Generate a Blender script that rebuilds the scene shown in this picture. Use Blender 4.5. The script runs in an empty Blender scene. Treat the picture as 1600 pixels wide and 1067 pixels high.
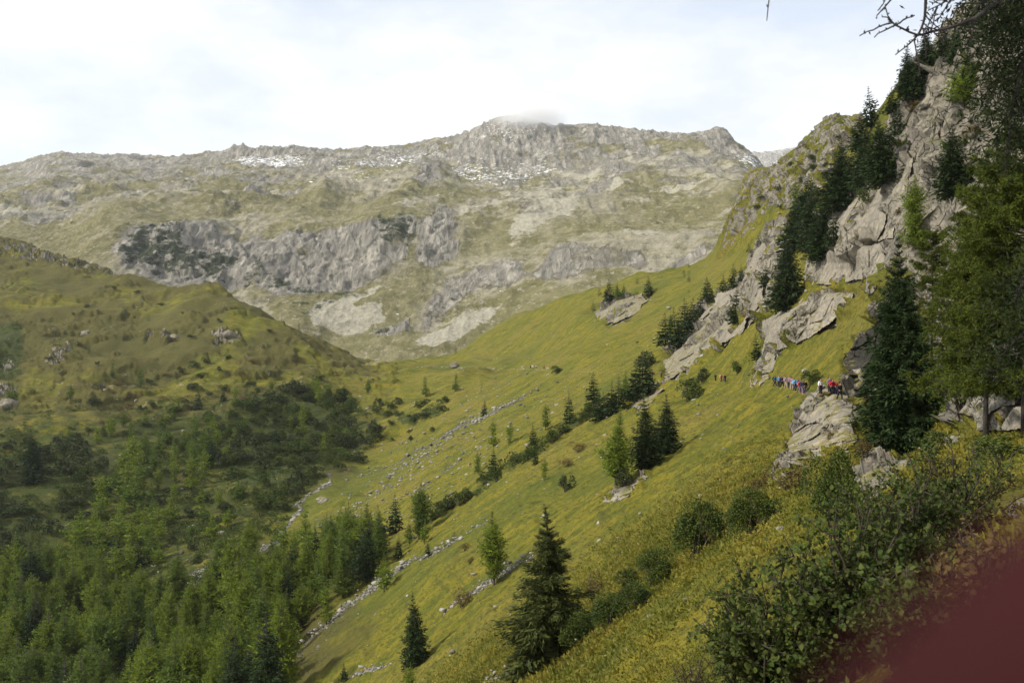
import bpy, bmesh, math, random
import numpy as np
from mathutils import Vector, Matrix, Euler

# ------------------------------------------------------------------ camera, world, sun, exposure
SC = bpy.context.scene
F = 1386.0           # focal length in pixels of the 1600 px wide photograph
HOR = 570.0          # row of the horizon
camd = bpy.data.cameras.new('camera')
camd.sensor_width = 36.0
camd.lens = 36.0 * F / 1600.0
camd.clip_start = 0.004
camd.clip_end = 20000
camd.shift_y = (HOR - 533.5) / 1600.0
camd.dof.use_dof = True
camd.dof.focus_distance = 110
camd.dof.aperture_fstop = 5.8
cam = bpy.data.objects.new('camera', camd)
SC.collection.objects.link(cam)
cam.location = (0, 0, 0)
cam.rotation_euler = (math.radians(90), 0, 0)
SC.camera = cam

SUN_EL, SUN_AZ = math.radians(38), math.radians(-110)   # azimuth measured from +Y (view direction) towards +X
w = bpy.data.worlds.new('World'); SC.world = w; w.use_nodes = True
wn, wl = w.node_tree.nodes, w.node_tree.links
wn.clear()
wo = wn.new('ShaderNodeOutputWorld'); bg = wn.new('ShaderNodeBackground')
sky = wn.new('ShaderNodeTexSky'); sky.sky_type = 'NISHITA'; sky.sun_disc = False
sky.sun_elevation = SUN_EL; sky.sun_rotation = SUN_AZ; sky.altitude = 2000
tc = wn.new('ShaderNodeTexCoord')
mp = wn.new('ShaderNodeMapping'); mp.inputs['Scale'].default_value = (1.0, 1.0, 2.2); mp.inputs['Location'].default_value = (3.1, 0.4, 0.2)
n1 = wn.new('ShaderNodeTexNoise'); n1.inputs['Scale'].default_value = 2.3; n1.inputs['Detail'].default_value = 7; n1.inputs['Roughness'].default_value = 0.55
r1 = wn.new('ShaderNodeValToRGB')
r1.color_ramp.elements[0].position = 0.38; r1.color_ramp.elements[0].color = (7.6, 8.5, 10.0, 1)
r1.color_ramp.elements[1].position = 0.54; r1.color_ramp.elements[1].color = (10.8, 11.0, 11.1, 1)
mx = wn.new('ShaderNodeMix'); mx.data_type = 'RGBA'; mx.inputs['Factor'].default_value = 0.88
wl.new(tc.outputs['Generated'], mp.inputs['Vector']); wl.new(mp.outputs[0], n1.inputs['Vector'])
wl.new(n1.outputs['Fac'], r1.inputs['Fac'])
wl.new(sky.outputs[0], mx.inputs['A']); wl.new(r1.outputs['Color'], mx.inputs['B'])
wl.new(mx.outputs['Result'], bg.inputs['Color']); bg.inputs['Strength'].default_value = 0.10
wl.new(bg.outputs[0], wo.inputs['Surface'])
sl = bpy.data.lights.new('sun', 'SUN'); sl.energy = 5.0; sl.angle = math.radians(6); sl.color = (1.0, 0.94, 0.83)
so = bpy.data.objects.new('sun', sl); SC.collection.objects.link(so)
sd = Vector((math.sin(SUN_AZ) * math.cos(SUN_EL), math.cos(SUN_AZ) * math.cos(SUN_EL), math.sin(SUN_EL)))
so.rotation_euler = sd.to_track_quat('Z', 'Y').to_euler()
so.location = sd * 300
SC.view_settings.view_transform = 'Standard'; SC.view_settings.look = 'None'
SC.view_settings.exposure = 0.08; SC.view_settings.gamma = 1.0; SC.view_settings.use_curve_mapping = False
SC.cycles.max_bounces = 5; SC.cycles.diffuse_bounces = 2; SC.cycles.transparent_max_bounces = 8; SC.cycles.volume_bounces = 2
SC.cycles.use_denoising = True

# ------------------------------------------------------------------ numpy noise
def _h(ix, iy, iz, s):
    n = (ix.astype(np.int64) * 374761393 + iy.astype(np.int64) * 668265263 + iz.astype(np.int64) * 2147483647 + s * 1274126177) & 0xffffffff
    n = ((n ^ (n >> 13)) * 1274126177) & 0xffffffff
    n = ((n ^ (n >> 16)) * 2246822519) & 0xffffffff
    return ((n ^ (n >> 15)) & 0xffffff).astype(np.float32) / 16777216.0
def vnoise(p, s=0):
    i = np.floor(p).astype(np.int64); f = (p - i).astype(np.float32); f = f * f * f * (f * (f * 6 - 15) + 10)
    out = 0
    for dx in (0, 1):
        wx = f[:, 0] if dx else 1 - f[:, 0]
        for dy in (0, 1):
            wy = f[:, 1] if dy else 1 - f[:, 1]
            for dz in (0, 1):
                wz = f[:, 2] if dz else 1 - f[:, 2]
                out = out + _h(i[:, 0] + dx, i[:, 1] + dy, i[:, 2] + dz, s) * wx * wy * wz
    return out * 2 - 1
def fbm(p, sc, octv=4, s=0, gain=0.5, ridge=False):
    a, t, o = 1.0, 0.0, 0
    q = p * (1.0 / sc)
    for k in range(octv):
        n = vnoise(q + 17.3 * k, s + k)
        if ridge: n = 1 - 2 * np.abs(n)
        o = o + a * n; t += a; a *= gain; q = q * 2.03
    return o / t
def facet(p, sc, s=0, tilt=1.0, sq=(1, 1, 1)):
    """blocky cell noise: every cell is a tilted plane with an offset of its own"""
    q = p / (sc * np.array(sq)); i = np.floor(q).astype(np.int64)
    best = np.full(len(q), 9e9); out = np.zeros(len(q))
    for dx in (-1, 0, 1):
        for dy in (-1, 0, 1):
            for dz in (-1, 0, 1):
                c = (i[:, 0] + dx, i[:, 1] + dy, i[:, 2] + dz)
                o = np.stack([_h(*c, s + 1), _h(*c, s + 2), _h(*c, s + 3)], 1)
                v = q - (np.stack(c, 1) + o)
                d = (v * v).sum(1)
                g = o[:, [1, 2, 0]] * 2 - 1
                val = tilt * (g * v).sum(1) + (_h(*c, s + 4) * 2 - 1)
                m = d < best
                best[m] = d[m]; out[m] = val[m]
    return out
def pchip(x, y, xi):
    x = np.asarray(x, float); y = np.asarray(y, float)
    h = np.diff(x); dl = np.diff(y) / h
    d = np.zeros(len(x))
    for k in range(1, len(x) - 1):
        if dl[k - 1] * dl[k] > 0:
            w1, w2 = 2 * h[k] + h[k - 1], h[k] + 2 * h[k - 1]
            d[k] = (w1 + w2) / (w1 / dl[k - 1] + w2 / dl[k])
    d[0], d[-1] = dl[0], dl[-1]
    xi = np.clip(xi, x[0], x[-1])
    k = np.clip(np.searchsorted(x, xi) - 1, 0, len(x) - 2)
    t = (xi - x[k]) / h[k]
    return ((2 * t**3 - 3 * t**2 + 1) * y[k] + (t**3 - 2 * t**2 + t) * h[k] * d[k] + (-2 * t**3 + 3 * t**2) * y[k + 1] + (t**3 - t**2) * h[k] * d[k + 1])

# ------------------------------------------------------------------ masks laid out as regions of the land
def polymask(u, v, poly, soft=8.0):
    poly = np.array(poly, float); n = len(poly)
    ins = np.zeros(len(u), bool); dmin = np.full(len(u), 1e9)
    for k in range(n):
        (x0, y0), (x1, y1) = poly[k], poly[(k + 1) % n]
        c = ((y0 > v) != (y1 > v)) & (u < (x1 - x0) * (v - y0) / ((y1 - y0) if y1 != y0 else 1e-9) + x0)
        ins ^= c
        L = max((x1 - x0)**2 + (y1 - y0)**2, 1e-9)
        t = np.clip(((u - x0) * (x1 - x0) + (v - y0) * (y1 - y0)) / L, 0, 1)
        dmin = np.minimum(dmin, np.hypot(u - x0 - t * (x1 - x0), v - y0 - t * (y1 - y0)))
    sdv = np.where(ins, dmin, -dmin)
    return np.clip(sdv / soft * 0.5 + 0.5, 0, 1)
def linemask(u, v, pts, wd, soft=3.0):
    dmin = np.full(len(u), 1e9)
    for k in range(len(pts) - 1):
        (x0, y0), (x1, y1) = pts[k][:2], pts[k + 1][:2]
        w0 = pts[k][2] if len(pts[k]) > 2 else wd; w1 = pts[k + 1][2] if len(pts[k + 1]) > 2 else wd
        L = max((x1 - x0)**2 + (y1 - y0)**2, 1e-9)
        t = np.clip(((u - x0) * (x1 - x0) + (v - y0) * (y1 - y0)) / L, 0, 1)
        dmin = np.minimum(dmin, np.hypot(u - x0 - t * (x1 - x0), v - y0 - t * (y1 - y0)) - (w0 + t * (w1 - w0)))
    return np.clip(0.5 - dmin / soft, 0, 1)

# ------------------------------------------------------------------ material helpers
def mat(name):
    m = bpy.data.materials.new(name); m.use_nodes = True
    nt = m.node_tree; nt.nodes.clear()
    return m, nt
class NB:
    def __init__(s, nt): s.nt = nt
    def n(s, t, **k):
        o = s.nt.nodes.new(t)
        for a, b in k.items(): setattr(o, a, b)
        return o
    def l(s, a, b): s.nt.links.new(a, b)
    def setin(s, sock, v):
        if isinstance(v, (int, float)): sock.default_value = v
        elif isinstance(v, (tuple, list)): sock.default_value = tuple(v) if len(v) != 3 or sock.type != 'RGBA' else (*v, 1)
        else: s.l(v, sock)
    def noise(s, vec, scale, detail=4, rough=0.55, dist=0.0):
        o = s.n('ShaderNodeTexNoise'); o.inputs['Scale'].default_value = scale; o.inputs['Detail'].default_value = detail
        o.inputs['Roughness'].default_value = rough; o.inputs['Distortion'].default_value = dist
        s.l(vec, o.inputs['Vector']); return o.outputs['Fac']
    def vor(s, vec, scale, feat='DISTANCE_TO_EDGE', out='Distance', rnd=1.0):
        o = s.n('ShaderNodeTexVoronoi', feature=feat); o.inputs['Scale'].default_value = scale; o.inputs['Randomness'].default_value = rnd
        s.l(vec, o.inputs['Vector']); return o.outputs[out]
    def mapr(s, v, a, b, c=0.0, d=1.0, smooth=True):
        o = s.n('ShaderNodeMapRange'); o.interpolation_type = 'SMOOTHSTEP' if smooth else 'LINEAR'
        s.setin(o.inputs['Value'], v)
        for nme, x in (('From Min', a), ('From Max', b), ('To Min', c), ('To Max', d)): s.setin(o.inputs[nme], x)
        return o.outputs['Result']
    def math(s, op, a, b=0.0, clamp=False):
        o = s.n('ShaderNodeMath', operation=op); o.use_clamp = clamp
        s.setin(o.inputs[0], a); s.setin(o.inputs[1], b); return o.outputs[0]
    def mix(s, f, a, b):
        o = s.n('ShaderNodeMix', data_type='RGBA'); s.setin(o.inputs['Factor'], f); s.setin(o.inputs['A'], a); s.setin(o.inputs['B'], b)
        return o.outputs['Result']
    def mapping(s, vec, scale=(1, 1, 1), rot=(0, 0, 0)):
        o = s.n('ShaderNodeMapping'); o.inputs['Scale'].default_value = scale; o.inputs['Rotation'].default_value = rot
        s.l(vec, o.inputs['Vector']); return o.outputs[0]
    def warp(s, vec, scale, amt):
        o = s.n('ShaderNodeTexNoise'); o.inputs['Scale'].default_value = scale; o.inputs['Detail'].default_value = 3; s.l(vec, o.inputs['Vector'])
        a = s.n('ShaderNodeVectorMath', operation='SUBTRACT'); s.l(o.outputs['Color'], a.inputs[0]); a.inputs[1].default_value = (.5, .5, .5)
        b = s.n('ShaderNodeVectorMath', operation='SCALE'); s.l(a.outputs[0], b.inputs[0]); b.inputs['Scale'].default_value = amt
        c = s.n('ShaderNodeVectorMath', operation='ADD'); s.l(vec, c.inputs[0]); s.l(b.outputs[0], c.inputs[1]); return c.outputs[0]
    def finish(s, col, rough=0.9, height=None, bump=0.5, dist=0.1, spec=0.2, transl=None):
        p = s.n('ShaderNodeBsdfPrincipled'); s.setin(p.inputs['Base Color'], col); s.setin(p.inputs['Roughness'], rough)
        p.inputs['Specular IOR Level'].default_value = spec
        if height is not None:
            b = s.n('ShaderNodeBump'); b.inputs['Strength'].default_value = bump; b.inputs['Distance'].default_value = dist
            s.l(height, b.inputs['Height']); s.l(b.outputs[0], p.inputs['Normal'])
        o = s.n('ShaderNodeOutputMaterial'); out = p.outputs[0]
        if transl is not None:
            t = s.n('ShaderNodeBsdfTranslucent'); s.setin(t.inputs['Color'], col)
            mxs = s.n('ShaderNodeMixShader'); mxs.inputs[0].default_value = transl
            s.l(out, mxs.inputs[1]); s.l(t.outputs[0], mxs.inputs[2]); out = mxs.outputs[0]
        s.l(out, o.inputs['Surface'])

def rock_nodes(b, P, s=1.0, tone=1.0, warm=0.0):
    """colour and height of weathered granite, s = size multiplier in metres"""
    wv = b.warp(P, 0.6 / s, 0.5 * s)
    st = b.mapping(wv, (1, .8, 0.75), (0.1, 0.45, 0.1))
    e1 = b.vor(st, 0.24 / s); e2 = b.vor(st, 1.1 / s)
    cr1 = b.mapr(e1, 0.0, 0.045); cr2 = b.mapr(e2, 0.0, 0.05)
    cell = b.vor(st, 0.33 / s, 'F1', 'Color'); cell2 = b.vor(st, 1.1 / s, 'F1', 'Color')
    big = b.noise(P, 0.09 / s, 4); fine = b.noise(P, 2.2 / s, 8, 0.65); streak = b.noise(b.mapping(P, (1.0, 1.0, 0.18)), 0.8 / s, 6, 0.6)
    c = b.mix(b.mapr(fine, 0.3, 0.72), (0.155 * tone, 0.145 * tone, 0.122 * tone), (0.38 * tone, (0.345 - warm * .02) * tone, (0.275 - warm * .045) * tone))
    bw = b.n('ShaderNodeRGBToBW'); b.l(cell, bw.inputs[0])
    c = b.mix(b.math('MULTIPLY', b.mapr(bw.outputs[0], 0.2, 0.8), 0.35), c, (0.30 * tone, 0.27 * tone, 0.215 * tone))
    c = b.mix(b.mapr(streak, 0.55, 0.75, 0, 0.4), c, (0.085 * tone, 0.08 * tone, 0.072 * tone))
    c = b.mix(b.mapr(b.noise(P, 0.5 / s, 5), 0.63, 0.74, 0, 0.6), c, (0.30 * tone, 0.21 * tone, 0.09 * tone))
    c = b.mix(b.math('MULTIPLY', b.math('SUBTRACT', 1.0, cr1), b.mapr(b.noise(P, .4 / s, 4), .42, .62, 0, .42)), c, (0.035, 0.034, 0.028))
    c = b.mix(b.math('MULTIPLY', b.math('SUBTRACT', 1.0, cr2), b.mapr(b.noise(P, .7 / s, 4), .45, .6, 0, .5)), c, (0.04, 0.04, 0.034))
    c = b.mix(b.mapr(b.noise(P, .16 / s, 5, .7), .42, .62, 0, .5), c, (.17 * tone, .155 * tone, .13 * tone))
    bw2 = b.n('ShaderNodeRGBToBW'); b.l(cell2, bw2.inputs[0])
    h = b.math('ADD', b.math('ADD', b.math('MULTIPLY', cr1, 1.0), b.math('MULTIPLY', cr2, 0.4)), b.math('ADD', b.math('MULTIPLY', fine, 0.9), b.math('MULTIPLY', bw2.outputs[0], 0.7)))
    return c, h
# ------------------------------------------------------------------ terrain profiles: per column of bearing, (distance, row of the ground seen there)
LA = [
 (-420, [(1.2,1700),(8,1500),(60,1950),(150,1500),(200,1180),(300,900),(420,720),(520,620),(650,480),(850,330),(1150,480)]),
 (-120, [(1.2,1900),(8,1700),(60,1850),(150,1350),(200,1110),(300,880),(420,700),(500,612),(640,500),(870,352),(1150,480)]),
 (0,    [(1.2,2000),(8,1800),(60,1800),(150,1250),(200,1075),(260,940),(330,800),(420,680),(490,607),(600,515),(750,425),(880,374),(1150,480)]),
 (100,  [(1.2,2050),(8,1750),(60,1700),(150,1210),(200,1065),(260,935),(330,805),(420,685),(490,606),(600,520),(740,442),(840,402),(1150,500)]),
 (200,  [(1.2,2100),(8,1700),(60,1600),(150,1180),(200,1060),(260,935),(330,812),(420,692),(490,615),(600,530),(700,470),(790,433),(1150,520)]),
 (320,  [(1.2,2100),(8,1650),(60,1480),(126,1210),(180,1060),(230,945),(290,862),(350,788),(430,690),(520,598),(620,510),(710,449),(780,470),(1150,545)]),
 (400,  [(1.2,2100),(8,1600),(60,1400),(100,1230),(126,1160),(165,1060),(210,975),(262,885),(340,785),(430,690),(510,608),(590,540),(670,483),(740,505),(1150,560)]),
 (460,  [(1.2,2100),(8,1580),(60,1330),(100,1190),(126,1115),(160,1030),(170,1018),(215,945),(270,870),(320,800),(420,700),(500,625),(570,565),(640,510),(700,525),(1150,560)]),
 (520,  [(1.2,2100),(8,1550),(68,1270),(100,1155),(126,1080),(150,1005),(162,985),(215,905),(270,845),(340,760),(430,690),(520,618),(590,575),(660,540),(760,555),(1150,565)]),
 (600,  [(1.2,2100),(8,1500),(68,1195),(100,1105),(126,1030),(148,955),(158,935),(215,870),(280,795),(350,735),(430,680),(500,635),(570,595),(660,567),(780,570),(1150,570)]),
 (700,  [(1.2,2100),(8,1450),(45,1190),(68,1110),(100,1030),(126,955),(145,880),(158,862),(215,805),(270,745),(350,682),(450,622),(550,587),(660,571),(780,556),(1150,560)]),
 (800,  [(1.2,2100),(8,1400),(30,1170),(45,1100),(68,1030),(100,950),(126,880),(142,822),(155,800),(208,735),(270,680),(350,625),(450,590),(560,572),(660,535),(760,500),(1150,540)]),
 (900,  [(1.2,2100),(8,1350),(20,1140),(27,1080),(33,1125),(45,1050),(68,960),(100,878),(126,805),(160,742),(208,682),(270,625),(350,575),(450,530),(560,490),(680,462),(1150,520)]),
 (1000, [(1.2,2100),(8,1280),(18,1075),(25,965),(32,1030),(45,962),(68,880),(100,808),(126,740),(160,690),(205,632),(270,572),(350,520),(450,470),(600,436),(1150,500)]),
 (1100, [(1.2,2100),(8,1180),(18,990),(25,890),(32,950),(45,885),(68,808),(100,735),(126,690),(160,640),(195,600),(230,545),(270,512),(350,465),(450,425),(560,405),(1150,500)]),
 (1150, [(1.2,2100),(7,1130),(14,990),(25,858),(32,905),(45,842),(68,778),(100,705),(126,658),(150,620),(172,598),(200,540),(240,480),(300,445),(380,412),(430,375),(480,330),(520,322),(1150,480)]),
 (1180, [(1.2,2100),(7,1110),(12,990),(25,836),(32,875),(45,815),(68,760),(100,690),(126,640),(145,603),(170,545),(200,500),(240,450),(300,412),(360,372),(420,320),(460,282),(490,270),(1150,470)]),
 (1225, [(1.2,2100),(6,1110),(12,950),(25,810),(32,825),(45,790),(68,745),(90,690),(112,640),(126,605),(140,560),(155,505),(175,470),(205,420),(250,370),(320,320),(380,276),(430,258),(1150,450)]),
 (1260, [(1.2,2100),(6,1080),(12,930),(25,785),(32,800),(45,775),(68,735),(82,712),(98,655),(112,607),(126,565),(140,500),(155,450),(175,405),(210,365),(260,320),(330,268),(390,226),(1150,430)]),
 (1300, [(1.2,2100),(6,1040),(12,900),(25,770),(32,785),(45,765),(65,735),(78,700),(92,625),(98,610),(110,570),(122,520),(134,455),(145,400),(155,340),(175,295),(240,250),(320,220),(370,196),(1150,420)]),
 (1345, [(1.2,2100),(6,1010),(12,870),(20,800),(28,762),(35,790),(50,760),(65,730),(78,690),(90,622),(100,575),(110,510),(122,430),(134,340),(145,270),(165,220),(230,212),(330,194),(1150,400)]),
 (1400, [(1.2,2100),(6,960),(10,880),(16,800),(24,748),(31,760),(45,735),(58,718),(68,660),(78,590),(90,510),(105,415),(120,300),(130,220),(140,160),(155,140),(200,150),(1150,380)]),
 (1450, [(1.2,2080),(6,930),(10,850),(16,775),(24,730),(32,735),(45,712),(55,670),(65,590),(76,500),(88,420),(100,330),(112,220),(122,150),(132,105),(160,100),(1150,350)]),
 (1500, [(1.2,2050),(5,950),(8,860),(14,760),(22,715),(30,700),(38,690),(44,650),(54,560),(65,450),(78,340),(90,230),(102,130),(112,70),(122,45),(1150,330)]),
 (1550, [(1.2,2000),(5,920),(8,830),(14,735),(22,700),(29,688),(33,600),(38,560),(48,500),(58,400),(70,280),(82,160),(94,70),(104,10),(114,-10),(1150,300)]),
 (1600, [(1.2,1950),(5,880),(8,800),(13,730),(20,700),(27,680),(30,600),(34,545),(42,460),(52,340),(64,200),(76,80),(88,-30),(100,-80),(1150,250)]),
 (1750, [(1.2,1800),(5,800),(8,710),(13,640),(20,560),(27,480),(36,350),(46,200),(58,40),(70,-80),(85,-160),(1150,200)]),
 (2000, [(1.2,1500),(5,650),(8,560),(13,460),(20,340),(27,200),(36,60),(46,-80),(58,-200),(70,-280),(1150,0)]),
]
LB = [  # the far range; three features: cliff foot, cliff top, terraces, skyline
 (-420, [(1000,640),(1150,480),(1350,430),(1700,380),(2200,345),(2900,310),(3300,340)]),
 (0,    [(1000,640),(1100,480),(1250,400),(1600,365),(2100,320),(2800,268),(3200,300)]),
 (110,  [(1000,620),(1080,490),(1150,430),(1230,400),(1600,350),(2000,300),(2700,245),(3100,290)]),
 (200,  [(950,620),(1050,490),(1100,455),(1200,390),(1290,366),(1600,340),(2000,300),(2700,249),(3100,290)]),
 (300,  [(950,620),(1060,500),(1100,468),(1210,395),(1300,368),(1600,335),(2000,300),(2700,251),(3100,290)]),
 (380,  [(920,620),(1060,505),(1110,475),(1220,400),(1310,380),(1500,345),(1650,310),(2000,290),(2600,236),(3000,290)]),
 (450,  [(900,620),(1040,500),(1080,486),(1210,405),(1300,376),(1600,330),(2000,288),(2600,236),(3000,290)]),
 (520,  [(900,610),(1000,540),(1080,480),(1140,452),(1220,395),(1300,368),(1600,325),(2000,285),(2600,239),(3000,290)]),
 (600,  [(850,610),(960,545),(1060,480),(1130,445),(1220,380),(1300,352),(1600,315),(2000,280),(2600,238),(3000,290)]),
 (700,  [(820,600),(900,560),(1000,510),(1090,470),(1160,430),(1230,385),(1350,352),(1600,315),(2000,275),(2450,222),(2900,290)]),
 (800,  [(800,590),(900,530),(980,495),(1060,450),(1130,405),(1250,372),(1450,330),(1700,290),(2000,255),(2300,190),(2700,270)]),
 (880,  [(800,560),(900,500),(980,460),(1050,420),(1120,385),(1250,360),(1500,320),(1750,285),(2000,250),(2300,200),(2700,270)]),
 (960,  [(750,560),(850,490),(960,440),(1040,390),(1120,368),(1300,345),(1550,300),(1800,262),(2000,240),(2200,206),(2600,270)]),
 (1040, [(720,560),(820,460),(920,430),(1000,390),(1100,370),(1300,335),(1550,295),(1800,250),(2000,235),(2150,217),(2500,270)]),
 (1115, [(700,560),(800,440),(900,405),(1000,375),(1200,340),(1400,310),(1600,280),(1800,250),(1950,230),(2050,220),(2400,270)]),
 (1150, [(700,560),(800,420),(900,385),(1000,360),(1200,330),(1400,305),(1600,285),(1800,262),(2000,252),(2350,300)]),
 (1175, [(700,560),(800,430),(900,390),(1000,360),(1200,335),(1400,315),(1600,298),(1800,285),(1950,276),(2300,330)]),
 (1230, [(700,560),(800,450),(900,410),(1000,390),(1200,370),(1400,350),(1600,340),(1800,330),(1950,325),(2300,360)]),
 (1600, [(700,560),(800,520),(900,500),(1000,490),(1200,480),(1400,470),(1600,460),(1800,450),(1950,440),(2300,450)]),
]
def loft(cols, us, ls, knots=None):
    uc = np.array([c[0] for c in cols], float)
    V = np.stack([pchip(np.log([k[0] for k in c[1]]), [k[1] for k in c[1]], ls) for c in cols])   # columns x rows
    out = np.empty((len(ls), len(us)), np.float64)
    for r in range(len(ls)): out[r] = pchip(uc, V[:, r], us)
    return out
def gridmesh(name, P, nu, nl, masks, m, mask2=None):
    me = bpy.data.meshes.new(name)
    nv = nu * nl
    me.vertices.add(nv); me.vertices.foreach_set('co', P.astype(np.float32).ravel())
    i = np.arange(nv).reshape(nl, nu)
    q = np.stack([i[:-1, :-1], i[:-1, 1:], i[1:, 1:], i[1:, :-1]], -1).reshape(-1, 4)
    me.loops.add(q.size); me.loops.foreach_set('vertex_index', q.ravel().astype(np.int32))
    me.polygons.add(len(q)); me.polygons.foreach_set('loop_start', np.arange(0, q.size, 4, dtype=np.int32))
    me.polygons.foreach_set('use_smooth', np.ones(len(q), bool) if name != 'hillside' else masks[q[:, 0], 0] < .45)
    for nm, arr in (('land', masks), ('land_more', mask2)):
        if arr is None: continue
        at = me.color_attributes.new(nm, 'FLOAT_COLOR', 'POINT')
        at.data.foreach_set('color', np.concatenate([arr, np.ones((nv, 4 - arr.shape[1]))], 1).astype(np.float32).ravel())
    me.update(); me.validate()
    me.materials.append(m)
    o = bpy.data.objects.new(name, me); SC.collection.objects.link(o); o['kind'] = 'structure'
    return o
def normals(P, nu, nl):
    G = P.reshape(nl, nu, 3)
    du = np.gradient(G, axis=1); dv = np.gradient(G, axis=0)
    n = np.cross(du, dv); n /= np.linalg.norm(n, axis=2, keepdims=True) + 1e-9
    return n.reshape(-1, 3)
def sstep(x, a, b):
    t = np.clip((x - a) / (b - a), 0, 1); return t * t * (3 - 2 * t)
def project(P):
    return 800 + F * P[:, 0] / P[:, 1], HOR - F * P[:, 2] / P[:, 1]

# rows: dense where the hillside is seen
def rows(spans):
    o = []
    for a, b, n in spans: o.append(np.linspace(math.log(a), math.log(b), n, endpoint=False))
    return np.concatenate(o + [[math.log(spans[-1][1])]])
QL = 1.0
usA = np.arange(-420, 2001, 2.4 / QL)
lsA = rows([(1.2, 10, 60), (10, 45, int(150 * QL)), (45, 160, int(420 * QL)), (160, 400, int(260 * QL)), (400, 900, int(210 * QL)), (900, 1150, 15)])
VA = loft(LA, usA, lsA)
nuA, nlA = len(usA), len(lsA)
Y = np.exp(lsA)[:, None] * np.ones(nuA)[None, :]
X = (usA[None, :] - 800) / F * Y
Z = (HOR - VA) / F * Y
P = np.stack([X, Y, Z], -1).reshape(-1, 3)
D = P[:, 1]
# broad unevenness
amp = np.clip(D * 0.012, 0.05, 4.0) * (1 + .7 * sstep(D, 380, 450)) * (1 - .8 * ((P[:, 0] / P[:, 1] > .2) & (D > 200)))
P[:, 2] += amp * fbm(P, 30, 3, 5) * sstep(D, 12, 60) + np.clip(D * 0.004, 0, 0.8) * fbm(P, 6, 3, 9)
u, v = project(P)
wu = u + 9 * fbm(P / np.maximum(D, 1)[:, None], 0.03, 4, 21); wv = v + 9 * fbm(P / np.maximum(D, 1)[:, None], 0.03, 4, 31)
N = normals(P, nuA, nlA); steep = 1 - np.abs(N[:, 2])
def rng(a, b): return ((D > a) & (D < b)).astype(float)
rock = np.zeros(len(P)); scree = np.zeros(len(P)); shrubm = np.zeros(len(P)); path = np.zeros(len(P))
for poly, a, b, s, val in [
    ([(1100,490),(1150,443),(1194,393),(1231,349),(1262,340),(1240,400),(1225,425),(1215,470),(1170,505),(1150,512),(1120,545),(1085,560),(1050,590),(1035,585),(1040,550)], 110, 330, 10, 1),
    ([(1060,560),(1100,525),(1120,540),(1050,600),(1010,630),(985,640),(1000,610)], 110, 330, 8, 1),
    ([(1325,330),(1400,280),(1425,240),(1400,330),(1395,425),(1350,435),(1300,445),(1255,440),(1265,405),(1300,365),(1310,335)], 60, 200, 8, 1),
    ([(1195,505),(1230,488),(1290,460),(1335,458),(1335,482),(1290,512),(1250,533),(1212,548),(1202,590),(1178,602),(1190,560)], 90, 180, 6, 1),
    ([(1330,300),(1372,225),(1400,170),(1450,80),(1490,40),(1560,-40),(1700,-200),(2000,-400),(2000,400),(1650,480),(1560,400),(1500,420),(1450,430),(1400,420)], 30, 170, 12, 1),
    ([(1318,545),(1380,498),(1375,600),(1360,622),(1318,622)], 70, 140, 5, 1),
    ([(1300,612),(1345,640),(1335,690),(1300,705),(1272,722),(1230,742),(1195,765),(1235,680),(1268,618)], 50, 110, 6, 1),
    ([(1530,540),(1700,500),(1700,675),(1505,672)], 20, 60, 7, 1),
    ([(1335,745),(1420,722),(1400,765),(1345,800)], 15, 80, 6, 1),
    ([(1130,400),(1140,340),(1175,268),(1231,245),(1297,180),(1350,178),(1350,300),(1290,310),(1240,330),(1200,330),(1170,360)], 200, 900, 14, .66),
    ([(930,490),(960,470),(1000,458),(1012,470),(990,490),(950,508)], 250, 700, 5, 1),
    ([(942,778),(975,762),(1015,742),(1000,765),(950,785)], 80, 200, 4, 1),
    ([(1405,460),(1440,420),(1480,430),(1430,520),(1395,540)], 40, 120, 8, .9),
    ([(0,600),(30,605),(20,640),(0,640)], 380, 520, 5, .7),
    ([(330,520),(375,515),(378,535),(340,535)], 400, 800, 4, .9),
    ([(60,560),(90,540),(120,530),(110,560),(70,580)], 400, 800, 8, .6),
    ([(0,560),(20,555),(25,580),(0,590)], 400, 800, 4, .6),
    ([(230,515),(280,520),(275,535),(230,530)], 400, 800, 6, .6)]:
    rock = np.maximum(rock, val * polymask(wu, wv, poly, s) * rng(a, b))
rock = np.maximum(rock, sstep(steep, 0.55, 0.72) * sstep(D, 25, 40) * 0.8)
rock = np.maximum(rock, .30 * (fbm(P, 60, 4, 91) > .05) * (u < 620) * (v < 640) * sstep(D, 380, 420))
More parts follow.
